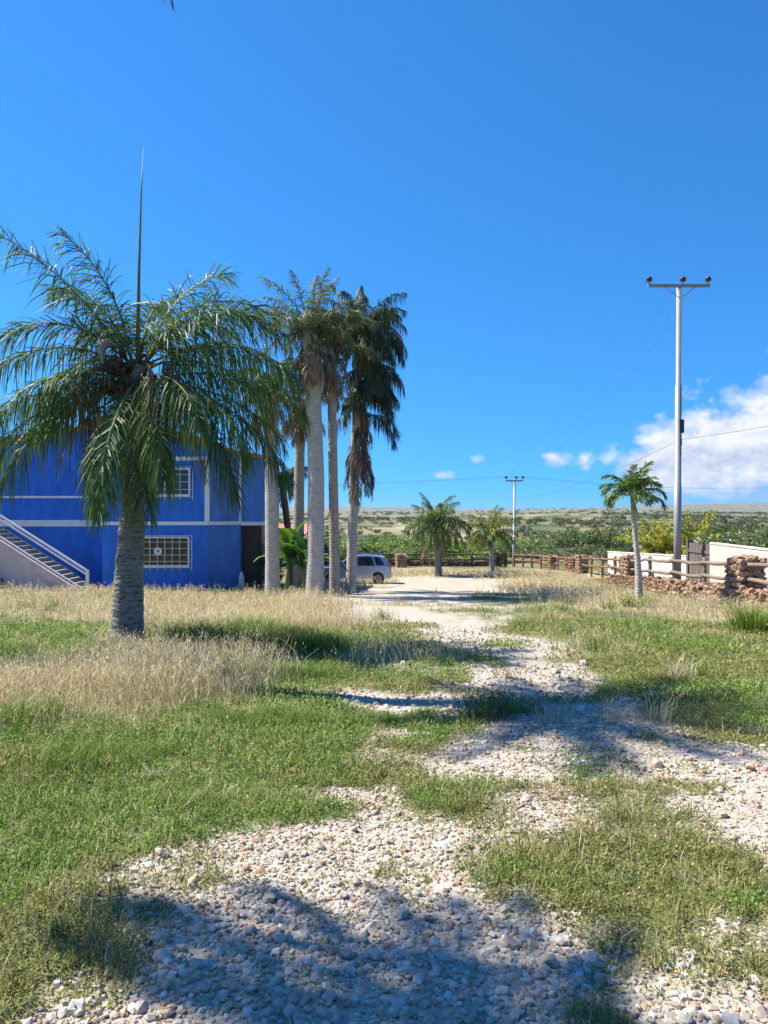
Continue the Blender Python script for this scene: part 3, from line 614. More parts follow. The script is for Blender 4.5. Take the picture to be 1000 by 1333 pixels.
p5 = tall_palm(388, 33.0, 391, 520, .26, .22, TRUNK_M, 'thin pale trunk behind the cluster with brown drooping skirt', auto('dead', [2,3,4,5], 16, 3) + auto('green', [2,3,4,5], 10, 50), 15, GRP, scale=.8)
tall_palm(377, 38.0, 366, 618, .19, .17, TRUNK_B, 'short leaning dark brown palm trunk far behind the cluster', auto('dark', [2,3,4,5], 9, 15) + auto('dead', [2,4], 6, 40), 16, GRP, bend=.14, scale=.62)
def skirt(px, Y, z0, z1, n, seed, parent_label=None):
    pass
# long skirt of dead fronds hanging down the right-hand palm
for o in [q for q in bpy.data.objects if q.get('label', '').startswith('dark drooping palm')]:
    r = random.Random(8)
    for k in range(34):
        zz = 5.3 + 3.6*r.random(); a = r.uniform(0, 360); s = r.uniform(.7, 1.0)
        link('dead_frond', lib('skirt')[4 + k % 4], LEAF, o, (.35+.10*math.cos(R(a)), .10*math.sin(R(a)), zz), (0, 0, R(a)), (s*.85, s*.85, s))
    for k in range(28):                       # lower green fronds that droop to the right
        zz = 7.4 + 2.6*r.random(); a = r.gauss(-10, 60); s = r.uniform(.6, .8)
        link('frond', lib('dark')[4 + k % 4], LEAF, o, (.45, 0, zz), (0, 0, R(a)), (s, s, s*1.1))
# coconut palms at the end of the driveway
tall_palm(571, 50, 567, 678, .24, .20, TRUNK_D, 'green coconut palm with drooping lower fronds at the far end of the driveway', auto('coco', [0,1,2,3,4,5,6,7,7], 30, 20) + auto('dead', [4,6], 6, 0), 21, scale=.98)
c2 = tall_palm(641, 51, 638, 692, .19, .16, TRUNK_L, 'lighter green coconut palm with yellowing frond beside the far utility pole', auto('coco', [0,1,2,3,4,5,6], 14, 50) + auto('yellow', [0,1,2,3,4,5], 8, 80) + [('yellow', 6, 200), ('yellow', 7, 225), ('yellow', 6, 240), ('yellow', 7, 190)], 22, scale=.90)
# small slender palm on the right
def small_palm():
    bx, Y = 8.05, 23.0; bz = gzf(bx, Y); root = empty('palm_tree', (bx, Y, bz), label='small slender palm with pale base and bushy arching crown in front of the stone wall', cat='palm tree')
    tx, _, tz = at(825, 662, Y); dx = tx - bx; H = tz - bz
    trunk(root, [(0,0,0),(-.02,0,.9),(dx*.35,0,H*.5),(dx*.9,0,H*.85),(dx,0,H)], [.125,.11,.085,.075,.07], TRUNK_L, 14, .012, .08)
    MB().tube([(dx,0,H-.05),(dx-.01,0,H+.25),(dx-.02,0,H+.62)], [.075,.085,.045], 10).build('crownshaft', plain('crownshaft_green', (.20,.24,.09), .5, .2, 6), root)
    crown(root, (dx-.02, 0, H+.60), auto('short', [0,1,1,2,2,3,3,4,4,5], 24, 25), 23, .88)
    strands(root, (dx, -.03, H-.02), 14, .22, .10, plain('pale_flower', (.45,.42,.20), .7), seed=9, az0=R(-70), reach=.14, rad=.006)
small_palm()
# palms off to the left whose crowns shade the driveway; one frond tip hangs into the top of the view
def shade_palm(x, y, H, label, seed, n, scale, r=.20, idx=(0,1,2,3,4,5,6), lk='dark', lean=(0, 0)):
    root = empty('palm_tree', (x, y, gzf(x, y)), label=label, cat='palm tree'); lx, ly = lean; trunk(root, [(0,0,0),(.05+lx*.3,ly*.3,H*.4),(.02+lx,ly,H)], [r*1.2, r, r*.85], TRUNK_L, 16, .01, .2)
    crown(root, (.02+lx, ly, H), auto(lk, list(idx), n, seed*31), seed, scale); MB().tube([(.02+lx,ly,H-.5),(.02+lx,ly,H+.15)], [r, r*1.2], 10).build('leaf_base', FIBRE, root)
    return root
pa = shade_palm(-6.0, 9.75, 10.1, 'tall palm left of the view whose drooping frond tip hangs in at the top edge', 31, 34, .80, idx=[0,1,1,2,2], lk='green')
link('frond', frond_mesh(3.8, 5, 73, .34, 70, .022, .8, PDE[:2] + PG[:1], 450, t0=.14), LEAF, pa, (.02, 0, 10.1), (0, 0, R(1)))
shade_palm(-6.6, 2.5, 8.4, 'tall leaning palm beside the viewer whose crown shades the foreground gravel', 32, 34, .48, .15, lean=(.28, 1.5))

# ------------------------------------------------------------------ banana plants and shrubs
def leaf_blade(L, W, e0, droop, seed, pal):
    r = np.random.default_rng(seed); n = 13; t = np.linspace(0, 1, n); ang = R(e0) - R(droop)*t**1.3; ds = L/(n-1)
    px = np.concatenate([[0], np.cumsum(np.cos(ang[:-1])*ds)]); pz = np.concatenate([[0], np.cumsum(np.sin(ang[:-1])*ds)])
    w = W*.5*np.clip(np.sin(PI*np.clip(t*.93+.04, 0, 1))**.55, .02, 1)*np.where(t < .16, .12, 1); fold = r.uniform(.15, .5)
    V = []; C = []
    for k in range(n):
        nn = np.array([-math.sin(ang[k]), 0, math.cos(ang[k])]); p = np.array([px[k], 0, pz[k]]); j = r.normal(0, .06)
        for s in (-1, -.5, 0, .5, 1): V.append(p + np.array([0, s*w[k], 0]) + nn*(abs(s)*w[k]*(fold if abs(s) < .8 else fold*.35 + j))); C.append(np.array(pal)*(1.35 if s == 0 else r.uniform(.85, 1.1)))
    T = [q for k in range(n-1) for s in range(4) for q in ((k*5+s, k*5+s+1, k*5+s+6), (k*5+s, k*5+s+6, k*5+s+5))]
    return np_mesh('leaf', V, T, C, True)
BAN = [leaf_blade(rnd.uniform(1.7,2.2), rnd.uniform(.5,.66), [82,70,60,48,38,25][k], [50,70,85,95,90,80][k], 500+k, [(.06,.13,.03),(.085,.17,.035),(.05,.11,.03)][k % 3]) for k in range(6)]
BSTEM = plain('banana_stem', (.16,.17,.07), .6, .3, 5)
def banana(px, Y, h, n, seed, s, label):
    bx = at(px, 0, Y)[0]; root = empty('banana_plant', (bx, Y, gzf(bx, Y)), label=label, cat='banana plant'); r = random.Random(seed)
    MB().tube([(0,0,-.1),(.03,0,h*.5),(.05,0,h)], [.13,.11,.07], 10).build('stem', BSTEM, root)
    for k in range(n):
        a = k*137.5 + r.uniform(-20, 20); q = s*r.uniform(.8, 1.1); link('leaf', BAN[k % 6], LEAF, root, (.05, 0, h*r.uniform(.72, 1.0)), (0, 0, R(a)), (q, q, q))
banana(374, 31.0, 1.5, 13, 1, .95, 'banana plant with a tall bright upright leaf beside the house porch')
banana(396, 30.2, 1.3, 15, 2, .85, 'leafy banana plant between the two thickest palm trunks')
banana(413, 32.5, 1.4, 13, 3, .85, 'dark banana plant behind the slender palm trunk next to the car')
banana(384, 33.0, 1.7, 12, 4, .9, 'tall banana plant at the back of the clump')
def shrub(name, x, y, rx, ry, h, n, pal, label, cat='shrub', ll=.12, z=None, stems=5, ground_leaf=.05):
    z = gzf(x, y) if z is None else z; root = empty(name, (x, y, z), label=label, cat=cat)
    lob = [(rng.uniform(-.55,.55)*rx, rng.uniform(-.55,.55)*ry, rng.uniform(.35,.85)*h, rng.uniform(.3,.52)) for k in range(9)]
    i = rng.integers(0, 9, n); d = rng.normal(0, 1, (n, 3)); d /= np.linalg.norm(d, axis=1)[:, None]; rr = rng.uniform(.55, 1.05, n)**.6
    L = np.array(lob); X = L[i,0] + d[:,0]*rr*L[i,3]*rx; Y = L[i,1] + d[:,1]*rr*L[i,3]*ry; Z = np.maximum(L[i,2] + d[:,2]*rr*L[i,3]*h*.8, ground_leaf*h*rng.random(n))
    V, T, C = leaflets(X, Y, Z, ll*rng.uniform(.6,1.4,n), ll*.5*rng.uniform(.7,1.3,n), cpick(pal, n, .22), (-.6, 1.1)); link('foliage', np_mesh('foliage', V, T, C), SCRUB, root)
    mb = MB()
    for k in range(stems):
        q = lob[k]; mb.tube([(q[0]*.15, q[1]*.15, -.1), (q[0]*.5, q[1]*.5, q[2]*.5), (q[0], q[1], q[2])], [.05*h*.5,.03*h*.5,.012*h], 5)
    mb.build('stem', TRUNK_B, root); return root
DG = [(.035,.06,.022),(.05,.075,.028),(.03,.05,.02)]
shrub('shrub', at(352,0,33)[0], 33.0, .9, .8, 1.9, 2200, DG, 'dark green shrub between the porch and the first pale palm trunk')
shrub('shrub', at(418,0,36)[0], 36.0, 1.0, 1.0, 2.5, 3000, DG, 'dark green shrub behind the banana plants near the silver car')
shrub('shrub', at(648,0,55)[0], 55.0, .9, .8, 1.45, 1800, [(.045,.038,.028),(.03,.03,.02),(.06,.05,.035)], 'dark round bush against the far timber fence')
shrub('flowering_shrub', at(936,0,34.5)[0], 34.5, 1.5, .8, 2.0, 2600, [(.10,.15,.05),(.13,.18,.06),(.7,.7,.66),(.09,.13,.05)], 'green shrub with white flowers behind the cream wall', ll=.13)
shrub('hedge', at(985,0,36)[0]+1.2, 36.0, 3.0, .8, 1.9, 4200, [(.07,.11,.035),(.09,.13,.045)], 'clipped green hedge behind the cream wall at the right edge', 'hedge')
for px, Y, s, lab, sd in ((850, 41, .95, 'small yellow green palm behind the low white wall, left of the tall pole', 41), (905, 38, 1.0, 'bushy golden green palm behind the wooden gate', 42), (870, 39, .8, 'golden palm half hidden by the tall utility pole', 43)):
    bx = at(px, 0, Y)[0]; root = empty('palm_tree', (bx, Y, gzf(bx, Y)), label=lab, cat='palm tree')
    MB().tube([(0,0,-.1),(0,0,1.3)], [.14,.12], 10).build('trunk', TRUNK_L, root)
    crown(root, (0, 0, 1.4), auto('yellow', [0,0,1,1,2,2,3,4,5], 24, sd*17), sd, s*1.15)

# ------------------------------------------------------------------ the blue house
BLUE = plain('blue_paint', (.012,.135,.56), .6, .24, 1.6, .12, fine=18, vscale=(1.5,1.5,.5))
BLUE2 = plain('faded_blue_paint', (.055,.18,.53), .65, .24, 1.6, .12, fine=18, vscale=(1.5,1.5,.5))  # lighter blue for the angled facet and the wall above the porch
WHITE = plain('white_paint', (.70,.70,.72), .5, .08, 3, .08)
PINK = plain('pink_render', (.56,.43,.42), .75, .15, 1.5, .2)
GREYC = plain('grey_concrete', (.26,.255,.25), .85, .25, 3, .3)
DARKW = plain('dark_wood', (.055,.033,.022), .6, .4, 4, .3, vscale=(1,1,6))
TILE = plain('terracotta_tile', (.50,.20,.095), .8, .3, 4, .4)
REDF = plain('red_floor_tile', (.42,.13,.07), .6, .2, 4, .2)
IRON = plain('dark_iron', (.03,.028,.027), .5, .3, 8, .1)
def glassmat(name, c, rough=.08):
    m, n, l, b = new_mat(name); f = noise(n, l, 1.2, 3, .5, objvec(n, l)); l.new(ramp(n, l, f, [(.35, tuple(x*.6 for x in c)), (.7, c)]), b.inputs['Base Color'])
    b.inputs['Roughness'].default_value = rough; b.inputs['Specular IOR Level'].default_value = .6; return m
GLASS = glassmat('window_glass', (.035,.03,.028))
CARGLASS = glassmat('car_glass', (.012,.014,.018), .04)
def house():
    Yf = 34.0; mpp = Yf/950; X = lambda px: (px-500)*mpp; Z = lambda py: 1.6 - (py-666)*mpp
    g = -2.15; root = empty('house', (X(200), Yf, g), label='two storey bright blue house with white bands and terracotta roof edge behind the palm', cat='house')
    def part(mb, name, mat, parent=root, **kw):
        off = Vector((X(200), Yf, g)); mb.v = [tuple(Vector(p) - off) for p in mb.v]; return mb.build(name, mat, parent, **kw)
    def sub(mb, name, mat, parent, **kw):       # sub-part whose part sits at the house origin
        return part(mb, name, mat, parent, **kw)
    xa, xb, xc, xd = X(133), X(270), -6.9, -5.75
    # walls: each wall of the faceted front
    zb = Z(682); ze = Z(589); apx, apz = X(140), Z(548)
    def gable(x): return apz - abs(x-apx)*(apz-Z(585))/(X(286)-apx)
    part(MB().prism([(xa,g-.2),(xb,g-.2),(xb,gable(xb)),(apx,apz),(xa,gable(xa))], Yf, Yf+9), 'wall', BLUE)
    part(MB().prism([(-22,g-.2),(xa,g-.2),(xa,gable(xa)),(-22,gable(xa)-1.1)], Yf+1.8, Yf+9), 'wall', BLUE)
    w = MB(); yb = Yf + 1.05                      # angled facet
    w.add([(xb,Yf,g-.2),(xc,yb,g-.2),(xc,yb,ze),(xb,Yf,gable(xb)),(xb,Yf+3,g-.2),(xc,Yf+3,g-.2),(xc,Yf+3,ze),(xb,Yf+3,gable(xb))],[(0,1,2,3),(1,5,6,2),(5,4,7,6),(3,2,6,7),(4,0,3,7),(0,4,5,1)])
    part(w, 'wall', BLUE2)
    part(MB().box(xc,xd,yb+.05,Yf+6,zb,ze-.22), 'wall', BLUE2)
    part(MB().box(xc+.02,xd-.15,yb+.45,Yf+6,g-.2,zb-.004), 'wall', DARKW)  # dark block: the shade of the open doorway is put into its colour
    part(MB().box(xd-.14,xd,yb+.08,yb+.24,g-.2,zb-.004), 'porch_post', plain('tan_post', (.36,.28,.2), .7), bevel=.01)
    # white bands and pilasters
    def band(x0, x1, y, z0, z1): part(MB().box(x0, x1, y-.05, y+.02, z0, z1), 'trim_band', WHITE)
    band(xa-.03, xb+.03, Yf, Z(683), Z(678.5)); band(-22, xa-.06, Yf+1.8, Z(683)-.1, Z(677)); band(xa, xb, Yf, Z(599), Z(594)); band(-22, xa-.06, Yf+1.8, Z(647), Z(644))
    b = MB(); nrm = Vector((yb-Yf, -(xc-xb), 0)).normalized(); p0 = Vector((xb+.03,Yf,0)) + nrm*.05; p1 = Vector((xc,yb,0)) + nrm*.05; q0 = p0 - nrm*.06; q1 = p1 - nrm*.06
    z0, z1 = Z(683), Z(678.5); b.add([(*p0.xy,z0),(*p1.xy,z0),(*q1.xy,z0),(*q0.xy,z0),(*p0.xy,z1),(*p1.xy,z1),(*q1.xy,z1),(*q0.xy,z1)],[(0,3,2,1),(4,5,6,7),(0,1,5,4),(1,2,6,5),(2,3,7,6),(3,0,4,7)])
    part(b, 'trim_band', WHITE); band(xc+.02, xd+.03, yb+.05, Z(684), Z(679))
    for px_, y_ in ((xa, Yf), (xb, Yf)): part(MB().box(px_-.11, px_+.11, y_-.08, y_+.03, Z(678.3), Z(600)), 'pilaster', WHITE)
    part(MB().box(xc-.05, xc+.05, yb-.06, yb+.05, Z(678.3), ze), 'pilaster', WHITE)
    # windows with grilles
    def window(x0, x1, z0, z1, y, nx, nz, curtain=False):
        f = MB(); t = .07
        f.box(x0-t, x1+t, y-.09, y+.01, z1, z1+t).box(x0-t, x1+t, y-.12, y+.01, z0-t*1.4, z0).box(x0-t, x0, y-.088, y+.01, z0, z1).box(x1, x1+t, y-.088, y+.01, z0, z1)
        fr = part(f, 'window', WHITE)
        sub(MB().box(x0, x1, y-.03, y-.012, z0, z1), 'pane', GLASS, fr)
        for i in range(1, nx): xx = x0 + (x1-x0)*i/nx; sub(MB().box(xx-.011, xx+.011, y-.17, y-.14, z0-.24, z1+.14), 'bar', WHITE, fr)
        for i in range(0, nz+1): zz = z0-.12 + (z1-z0+.24)*i/nz; sub(MB().box(x0-.22, x1+.22, y-.138, y-.11, zz-.010, zz+.010), 'bar', WHITE, fr)
        for xx in (x0-.21, x1+.21): sub(MB().box(xx-.012, xx+.012, y-.17, y-.14, z0-.24, z1+.14), 'bar', WHITE, fr)
        return fr
    w1 = window(X(187), X(245), Z(735), Z(700), Yf, 6, 5)
    fan = MB(); c = Vector((X(206), Yf-.055, Z(717)))
    for k in range(20): a0, a1 = 2*PI*k/20, 2*PI*(k+1)/20; r0, r1 = .07, .19; fan.add([c+Vector((r0*math.cos(a0),0,r0*math.sin(a0))), c+Vector((r1*math.cos(a0),-.01,r1*math.sin(a0))), c+Vector((r1*math.cos(a1),-.01,r1*math.sin(a1))), c+Vector((r0*math.cos(a1),0,r0*math.sin(a1)))], [(0,1,2,3)])
    sub(fan, 'ventilator', WHITE, w1)
    window(X(186), X(246), Z(643), Z(611), Yf, 6, 4)
    # roof with tile edge
    def roofpoly(x): return gable(x)
    rf = MB(); xl, xr = -22.0, X(291); zl = gable(xa)-1.1
    for (x0, z0, x1, z1) in ((apx, apz+.03, xr, gable(xr)+.03), (apx, apz+.03, -13.9, gable(-13.9)+.03)):
        rf.add([(x0,Yf-.5,z0),(x1,Yf-.5,z1),(x1,Yf+9.3,z1),(x0,Yf+9.3,z0),(x0,Yf-.5,z0+.2),(x1,Yf-.5,z1+.2),(x1,Yf+9.3,z1+.2),(x0,Yf+9.3,z0+.2)],[(0,3,2,1),(4,5,6,7),(0,1,5,4),(1,2,6,5),(2,3,7,6),(3,0,4,7)])
    ro = part(rf, 'roof', TILE)
    lw = MB().add([(-13.95,Yf+1.3,gable(xa)-.1),(-22,Yf+1.3,gable(xa)-1.1),(-22,Yf+9.2,gable(xa)-1.1),(-13.95,Yf+9.2,gable(xa)-.1),(-13.95,Yf+1.3,gable(xa)+.05),(-22,Yf+1.3,gable(xa)-.95),(-22,Yf+9.2,gable(xa)-.95),(-13.95,Yf+9.2,gable(xa)+.05)],[(0,3,2,1),(4,5,6,7),(0,1,5,4),(1,2,6,5),(2,3,7,6),(3,0,4,7)])
    part(lw, 'roof', TILE)
    rows = int((xr-apx)/.24)
    for s in range(rows):
        x0 = apx + .12 + s*.24; z0 = gable(x0)+.22
        sub(MB().tube([(x0,Yf-.56,z0),(x0,Yf+1.2,z0)], .125, 8), 'roof_tile', TILE, ro)
    part(MB().add([(xb+.9,Yf-.1,ze+.03),(xd+.3,yb-.45,ze-.28),(xd+.3,Yf+6,ze-.28),(xb+.9,Yf+6,ze+.03),(xb+.9,Yf-.1,ze+.2),(xd+.3,yb-.45,ze-.10),(xd+.3,Yf+6,ze-.10),(xb+.9,Yf+6,ze+.2)],[(0,3,2,1),(4,5,6,7),(0,1,5,4),(1,2,6,5),(2,3,7,6),(3,0,4,7)]), 'roof', TILE)
    # porch
    part(MB().box(xa-.4, xd+.3, Yf-1.5, Yf-.004, g-.25, g+.09), 'terrace', REDF)
    part(MB().box(xb+.2, xd+.3, Yf-.002, yb+2.3, g-.25, g+.085), 'terrace', REDF)
    jar = MB().tube([(xc+.12,yb-.35,g+.09),(xc+.12,yb-.35,g+.2),(xc+.12,yb-.35,g+.7),(xc+.12,yb-.35,g+.85),(xc+.12,yb-.35,g+.92)], [.10,.14,.13,.05,.06], 12)
    o = empty('water_bottle', (xc+.12, yb-.35, g+.09), label='pale upright bottle shaped container beside the dark porch', cat='container'); jar.v = [tuple(Vector(p) - Vector((xc+.12,yb-.35,g+.09))) for p in jar.v]; jar.build('body', WHITE, o)
    MB().tube([(0,0,.83),(0,0,.90)], .062, 10).build('cap', IRON, o)
    # outside stair
    st = part(MB().add([(-13.5,32.5,g-.3),(-21.0,32.5,g-.3),(-21.0,32.5,g+4.62),(-13.5,32.5,g-.1),(-13.5,32.62,g-.3),(-21.0,32.62,g-.3),(-21.0,32.62,g+4.62),(-13.5,32.62,g-.1)],[(0,1,2,3),(7,6,5,4),(0,4,5,1),(1,5,6,2),(2,6,7,3),(3,7,4,0)]), 'staircase', PINK)
    xs, zs = -13.25, g; slope = .635; n = 18; run = .29
    for i in range(n):
        x1 = xs - i*run; z1 = zs + (i+1)*run*slope
        sub(MB().box(x1-run-.03, x1, 32.68, 33.9, z1-.07, z1), 'step', GREYC, st); sub(MB().box(x1-run-.005, x1-run+.03, 32.68, 33.9, z1-.004, z1+run*slope-.07), 'riser', GREYC, st)
    def slant(dz, h, y0, y1, mat, nm, xe=-18.5, x0=xs):
        za, zc = zs + dz, zs + dz + (x0-xe)*slope
        return sub(MB().add([(x0,y0,za),(xe,y0,zc),(xe,y1,zc),(x0,y1,za),(x0,y0,za+h),(xe,y0,zc+h),(xe,y1,zc+h),(x0,y1,za+h)],[(0,1,2,3),(7,6,5,4),(4,5,1,0),(5,6,2,1),(6,7,3,2),(7,4,0,3)]), nm, mat, st)
    slant(-.32, .36, 32.40, 32.66, PINK, 'stringer'); slant(.17, .07, 32.46, 32.53, WHITE, 'rail'); slant(1.10, .10, 32.46, 32.53, WHITE, 'handrail'); slant(.93, .07, 32.465, 32.525, WHITE, 'rail')
    slant(-.10, .42, 33.92, 33.98, plain('grey_panel', (.12,.14,.19), .6), 'side_panel', x0=-13.5)
    for xx in (xs+.04, -18.4): sub(MB().box(xx-.06, xx+.06, 32.44, 32.55, zs+(xs-xx)*slope-.1, zs+(xs-xx)*slope+1.19), 'post', WHITE, st)
house()
# low dark table by the stair
def table():
    x, y = -17.15, 31.9; z = gzf(x, y); o = empty('garden_table', (x, y, z), label='small dark metal table on the grass by the pink stair wall', cat='table')
    MB().box(-.55,.38,-.3,.3,.52,.57).build('top', IRON, o, bevel=.01)
    for sx in (-.5, .34):
        for sy in (-.26, .26): MB().box(sx-.03, sx+.03, sy-.03, sy+.03, -.05, .52).build('leg', IRON, o)
table()
# distant red roofed house
def red_house():
    Y = 62.0; x0, x1 = at(331,0,Y)[0], at(402,0,Y)[0]; zt = at(0,683,Y)[2]; ze = at(0,700,Y)[2]; zg = gzf(x0, Y)-.5; cx = (x0+x1)/2
    o = empty('house', (cx, Y, zg), label='distant low house with salmon red roof behind the palm trunks', cat='house'); h = ze-zg; w = (x1-x0)/2
    MB().box(-w+.3, w-.3, .4, 6, 0, h).build('wall', plain('pale_blue_render', (.45,.50,.56), .7), o)
    MB().add([(-w,0,h),(w,0,h),(w,3.2,h+(zt-ze)),(-w,3.2,h+(zt-ze)),(-w,6.4,h),(w,6.4,h),(-w,0,h-.15),(w,0,h-.15),(-w,6.4,h-.15),(w,6.4,h-.15)],[(0,1,2,3),(3,2,5,4),(6,7,1,0),(4,5,9,8),(6,0,3,4,8),(1,7,9,5,2),(6,8,9,7)]).build('roof', plain('salmon_roof', (.62,.20,.14), .7, .12, 2), o)
    for k in (-1, 0, 1): MB().box(k*1.5-.35, k*1.5+.35, .36, .41, h-1.3, h-.45).build('window', GLASS, o)
red_house()

# ------------------------------------------------------------------ silver car
def car():
    rear = at(509, 0, 43.0)[0]; L = 4.35; x0 = rear - L; Y = 43.0; z = gzf(rear-2, Y) + .02
    o = empty('parked_car', (rear - L/2, Y, z), label='silver sport utility car parked behind the palm trunks with dark rear windows', cat='car'); hw = .89
    m, n, l, b = new_mat('silver_car_paint'); b.inputs['Base Color'].default_value = (.30,.35,.45,1); b.inputs['Metallic'].default_value = .55; b.inputs['Roughness'].default_value = .28; b.inputs['Coat Weight'].default_value = .6
    bump(n, l, b, noise(n, l, 3, 2, .5, objvec(n, l)), .02, .01); PAINT = m
    BLK = plain('black_plastic', (.02,.02,.022), .6, .2, 8, .1); TYRE = plain('tyre_rubber', (.022,.022,.022), .85, .2, 10, .3); RIM = plain('alloy_rim', (.16,.16,.17), .35, .1, 5, 0, metal=.8)
    wf, wr, wrad = -L/2+.86, L/2-.74, .40
    def arc(cx, r, n=9): return [(cx + r*math.cos(PI - PI*k/(n-1)), .34 + r*math.sin(PI*k/(n-1))) for k in range(n)]
    low = [(-L/2+.03,.34)] + arc(wf, wrad) + arc(wr, wrad) + [(L/2-.02,.36),(L/2,.62),(L/2-.03,1.02),(L/2-.10,1.06),(-.75,1.04),(-1.05,1.0),(-L/2+.25,.93),(-L/2+.06,.80),(-L/2,.60)]
    def shell(poly, halfs):
        n = len(poly); mb = MB(); cols_ = [(-1,.94),(-.97,1),(.97,1),(1,.94)]
        vs = []
        for s in (-1, -.93, .93, 1):
            for (x, zz) in poly:
                q = 1 if abs(s) < .95 else .985; vs.append((x*q, s*halfs(zz), zz if abs(s) < .95 else .55 + (zz-.55)*.975))
        fs = [tuple(range(n)), tuple(range(4*n-1, 3*n-1, -1))]
        for r_ in range(3): fs += [(r_*n+i, (r_+1)*n+i, (r_+1)*n+(i+1) % n, r_*n+(i+1) % n) for i in range(n)]
        return mb.add(vs, fs)
    shell(low, lambda zz: hw - .05*max(0, (zz-.75))).build('body', PAINT, o)
    top = [(-1.02,1.03),(-.30,1.58),(.0,1.66),(.75,1.69),(1.55,1.62),(1.78,1.55),(2.08,1.04)]
    shell(top, lambda zz: hw - .02 - .20*max(0, zz-1.0)).build('cabin', PAINT, o)
    def side(poly, nm, mat):
        for s in (-1, 1):
            vs = [(x, s*(hw - .02 - .20*max(0, zz-1.0) + .012), zz) for x, zz in poly]; MB().add(vs + [(x, y-s*.012, zz) for x, y, zz in vs], [tuple(range(len(vs))), tuple(range(2*len(vs)-1, len(vs)-1, -1))]).build(nm, mat, o)
    side([(-.72,1.10),(-.22,1.50),(.22,1.58),(.22,1.08)], 'front_side_window', CARGLASS); side([(.28,1.08),(.28,1.58),(1.05,1.585),(1.22,1.09)], 'rear_side_window', CARGLASS); side([(1.34,1.09),(1.18,1.575),(1.52,1.54),(1.82,1.12)], 'quarter_window', CARGLASS)
    MB().add([(2.06,-.70,1.10),(2.06,.70,1.10),(1.84,.62,1.50),(1.84,-.62,1.50)],[(0,1,2,3)]).build('rear_window', CARGLASS, o)
    MB().add([(-.96,-.74,1.10),(-.96,.74,1.10),(-.36,.64,1.56),(-.36,-.64,1.56)],[(0,3,2,1)]).build('windscreen', CARGLASS, o)
    RED = plain('red_lamp', (.35,.02,.025), .2, .1, 5, 0)
    for s in (-1, 1):
        MB().box(L/2-.16, L/2+.005, s*.74-.10, s*.74+.10, .78, 1.12).build('taillight', RED, o, bevel=.02); MB().box(-L/2+.02, -L/2+.2, s*.66-.16, s*.66+.16, .68, .84).build('headlight', RIM, o, bevel=.02)
        MB().box(-.62, -.48, s*(hw+.10)-.08, s*(hw+.10)+.08, 1.06, 1.2).build('mirror', PAINT, o, bevel=.03); MB().tube([(-.1, s*.66, 1.70),(0, s*.66, 1.735),(1.35, s*.66, 1.72),(1.5, s*.66, 1.66)], .018, 6).build('roof_rail', RIM, o)
        for xx in (.05, 1.02): MB().box(xx, xx+.18, s*hw-.012, s*hw+.022, .93, .965).build('door_handle', PAINT, o)
        for wx in (wf, wr):
            t = MB().tube([(wx, s*.70, .345),(wx, s*.72, .345),(wx, s*.86, .345),(wx, s*.88, .345)], [.30,.345,.345,.30], 24).build('wheel', TYRE, o)
            r_ = MB().tube([(wx, s*.872, .345),(wx, s*.886, .345)], .215, 16)
            r_.build('rim', RIM, t)
    MB().box(L/2-.10, L/2+.045, -.80, .80, .40, .62).build('bumper', PAINT, o, bevel=.04); MB().box(-L/2-.04, -L/2+.10, -.80, .80, .36, .60).build('bumper', PAINT, o, bevel=.04)
car()

# ------------------------------------------------------------------ stone wall and timber fences on the right
def rock_mat(name, a, b_, c_):
    m, n, l, b = new_mat(name); v = objvec(n, l); oi = n.new('ShaderNodeObjectInfo')
    c = ramp(n, l, oi.outputs['Random'], [(0, a), (.5, b_), (1, c_)]); f = noise(n, l, 2.2, 6, .65, v)
    l.new(mixc(n, l, 1.0, c, ramp(n, l, f, [(.3, (.6,.58,.55)), (.7, (1.25,1.22,1.2))]), 'MULTIPLY'), b.inputs['Base Color']); b.inputs['Roughness'].default_value = .9; b.inputs['Specular IOR Level'].default_value = .15
    bump(n, l, b, f, .5, .05); return m
ROCK = rock_mat('laterite_stone', (.34,.22,.15), (.40,.28,.20), (.24,.15,.105)); MORTAR = plain('earth_mortar', (.11,.07,.05), .95, .3, 5, .5)
TIMBER = plain('weathered_timber', (.20,.145,.11), .8, .3, 4, .4, vscale=(1,1,5)); TIMBER_R = plain('reddish_timber', (.19,.10,.065), .8, .3, 4, .4); TIMBER_D = plain('dark_timber', (.10,.065,.05), .85, .35, 4, .4)  # the last, darkest timber holds the far fence's shadow in its colour
ROCKS = [stone_mesh('stone', 700+k, 16, .8) for k in range(10)]
def rocks_joined(name, lst, parent, mat):
    VV, TT = [], []; off = 0
    for (x, y, z, sx, sy, sz, k, a) in lst:
        v, t = mesh_arrays(ROCKS[k]); v = v*np.array([sx, sy, sz]); ca, sa = math.cos(a), math.sin(a); v = np.stack([v[:,0]*ca - v[:,1]*sa, v[:,0]*sa + v[:,1]*ca, v[:,2]], -1) + np.array([x, y, z])
        VV.append(v); TT.append(t + off); off += len(v)
    o = link(name, np_mesh(name, np.concatenate(VV), np.concatenate(TT)), mat, parent); o['kind'] = 'stuff'; return o
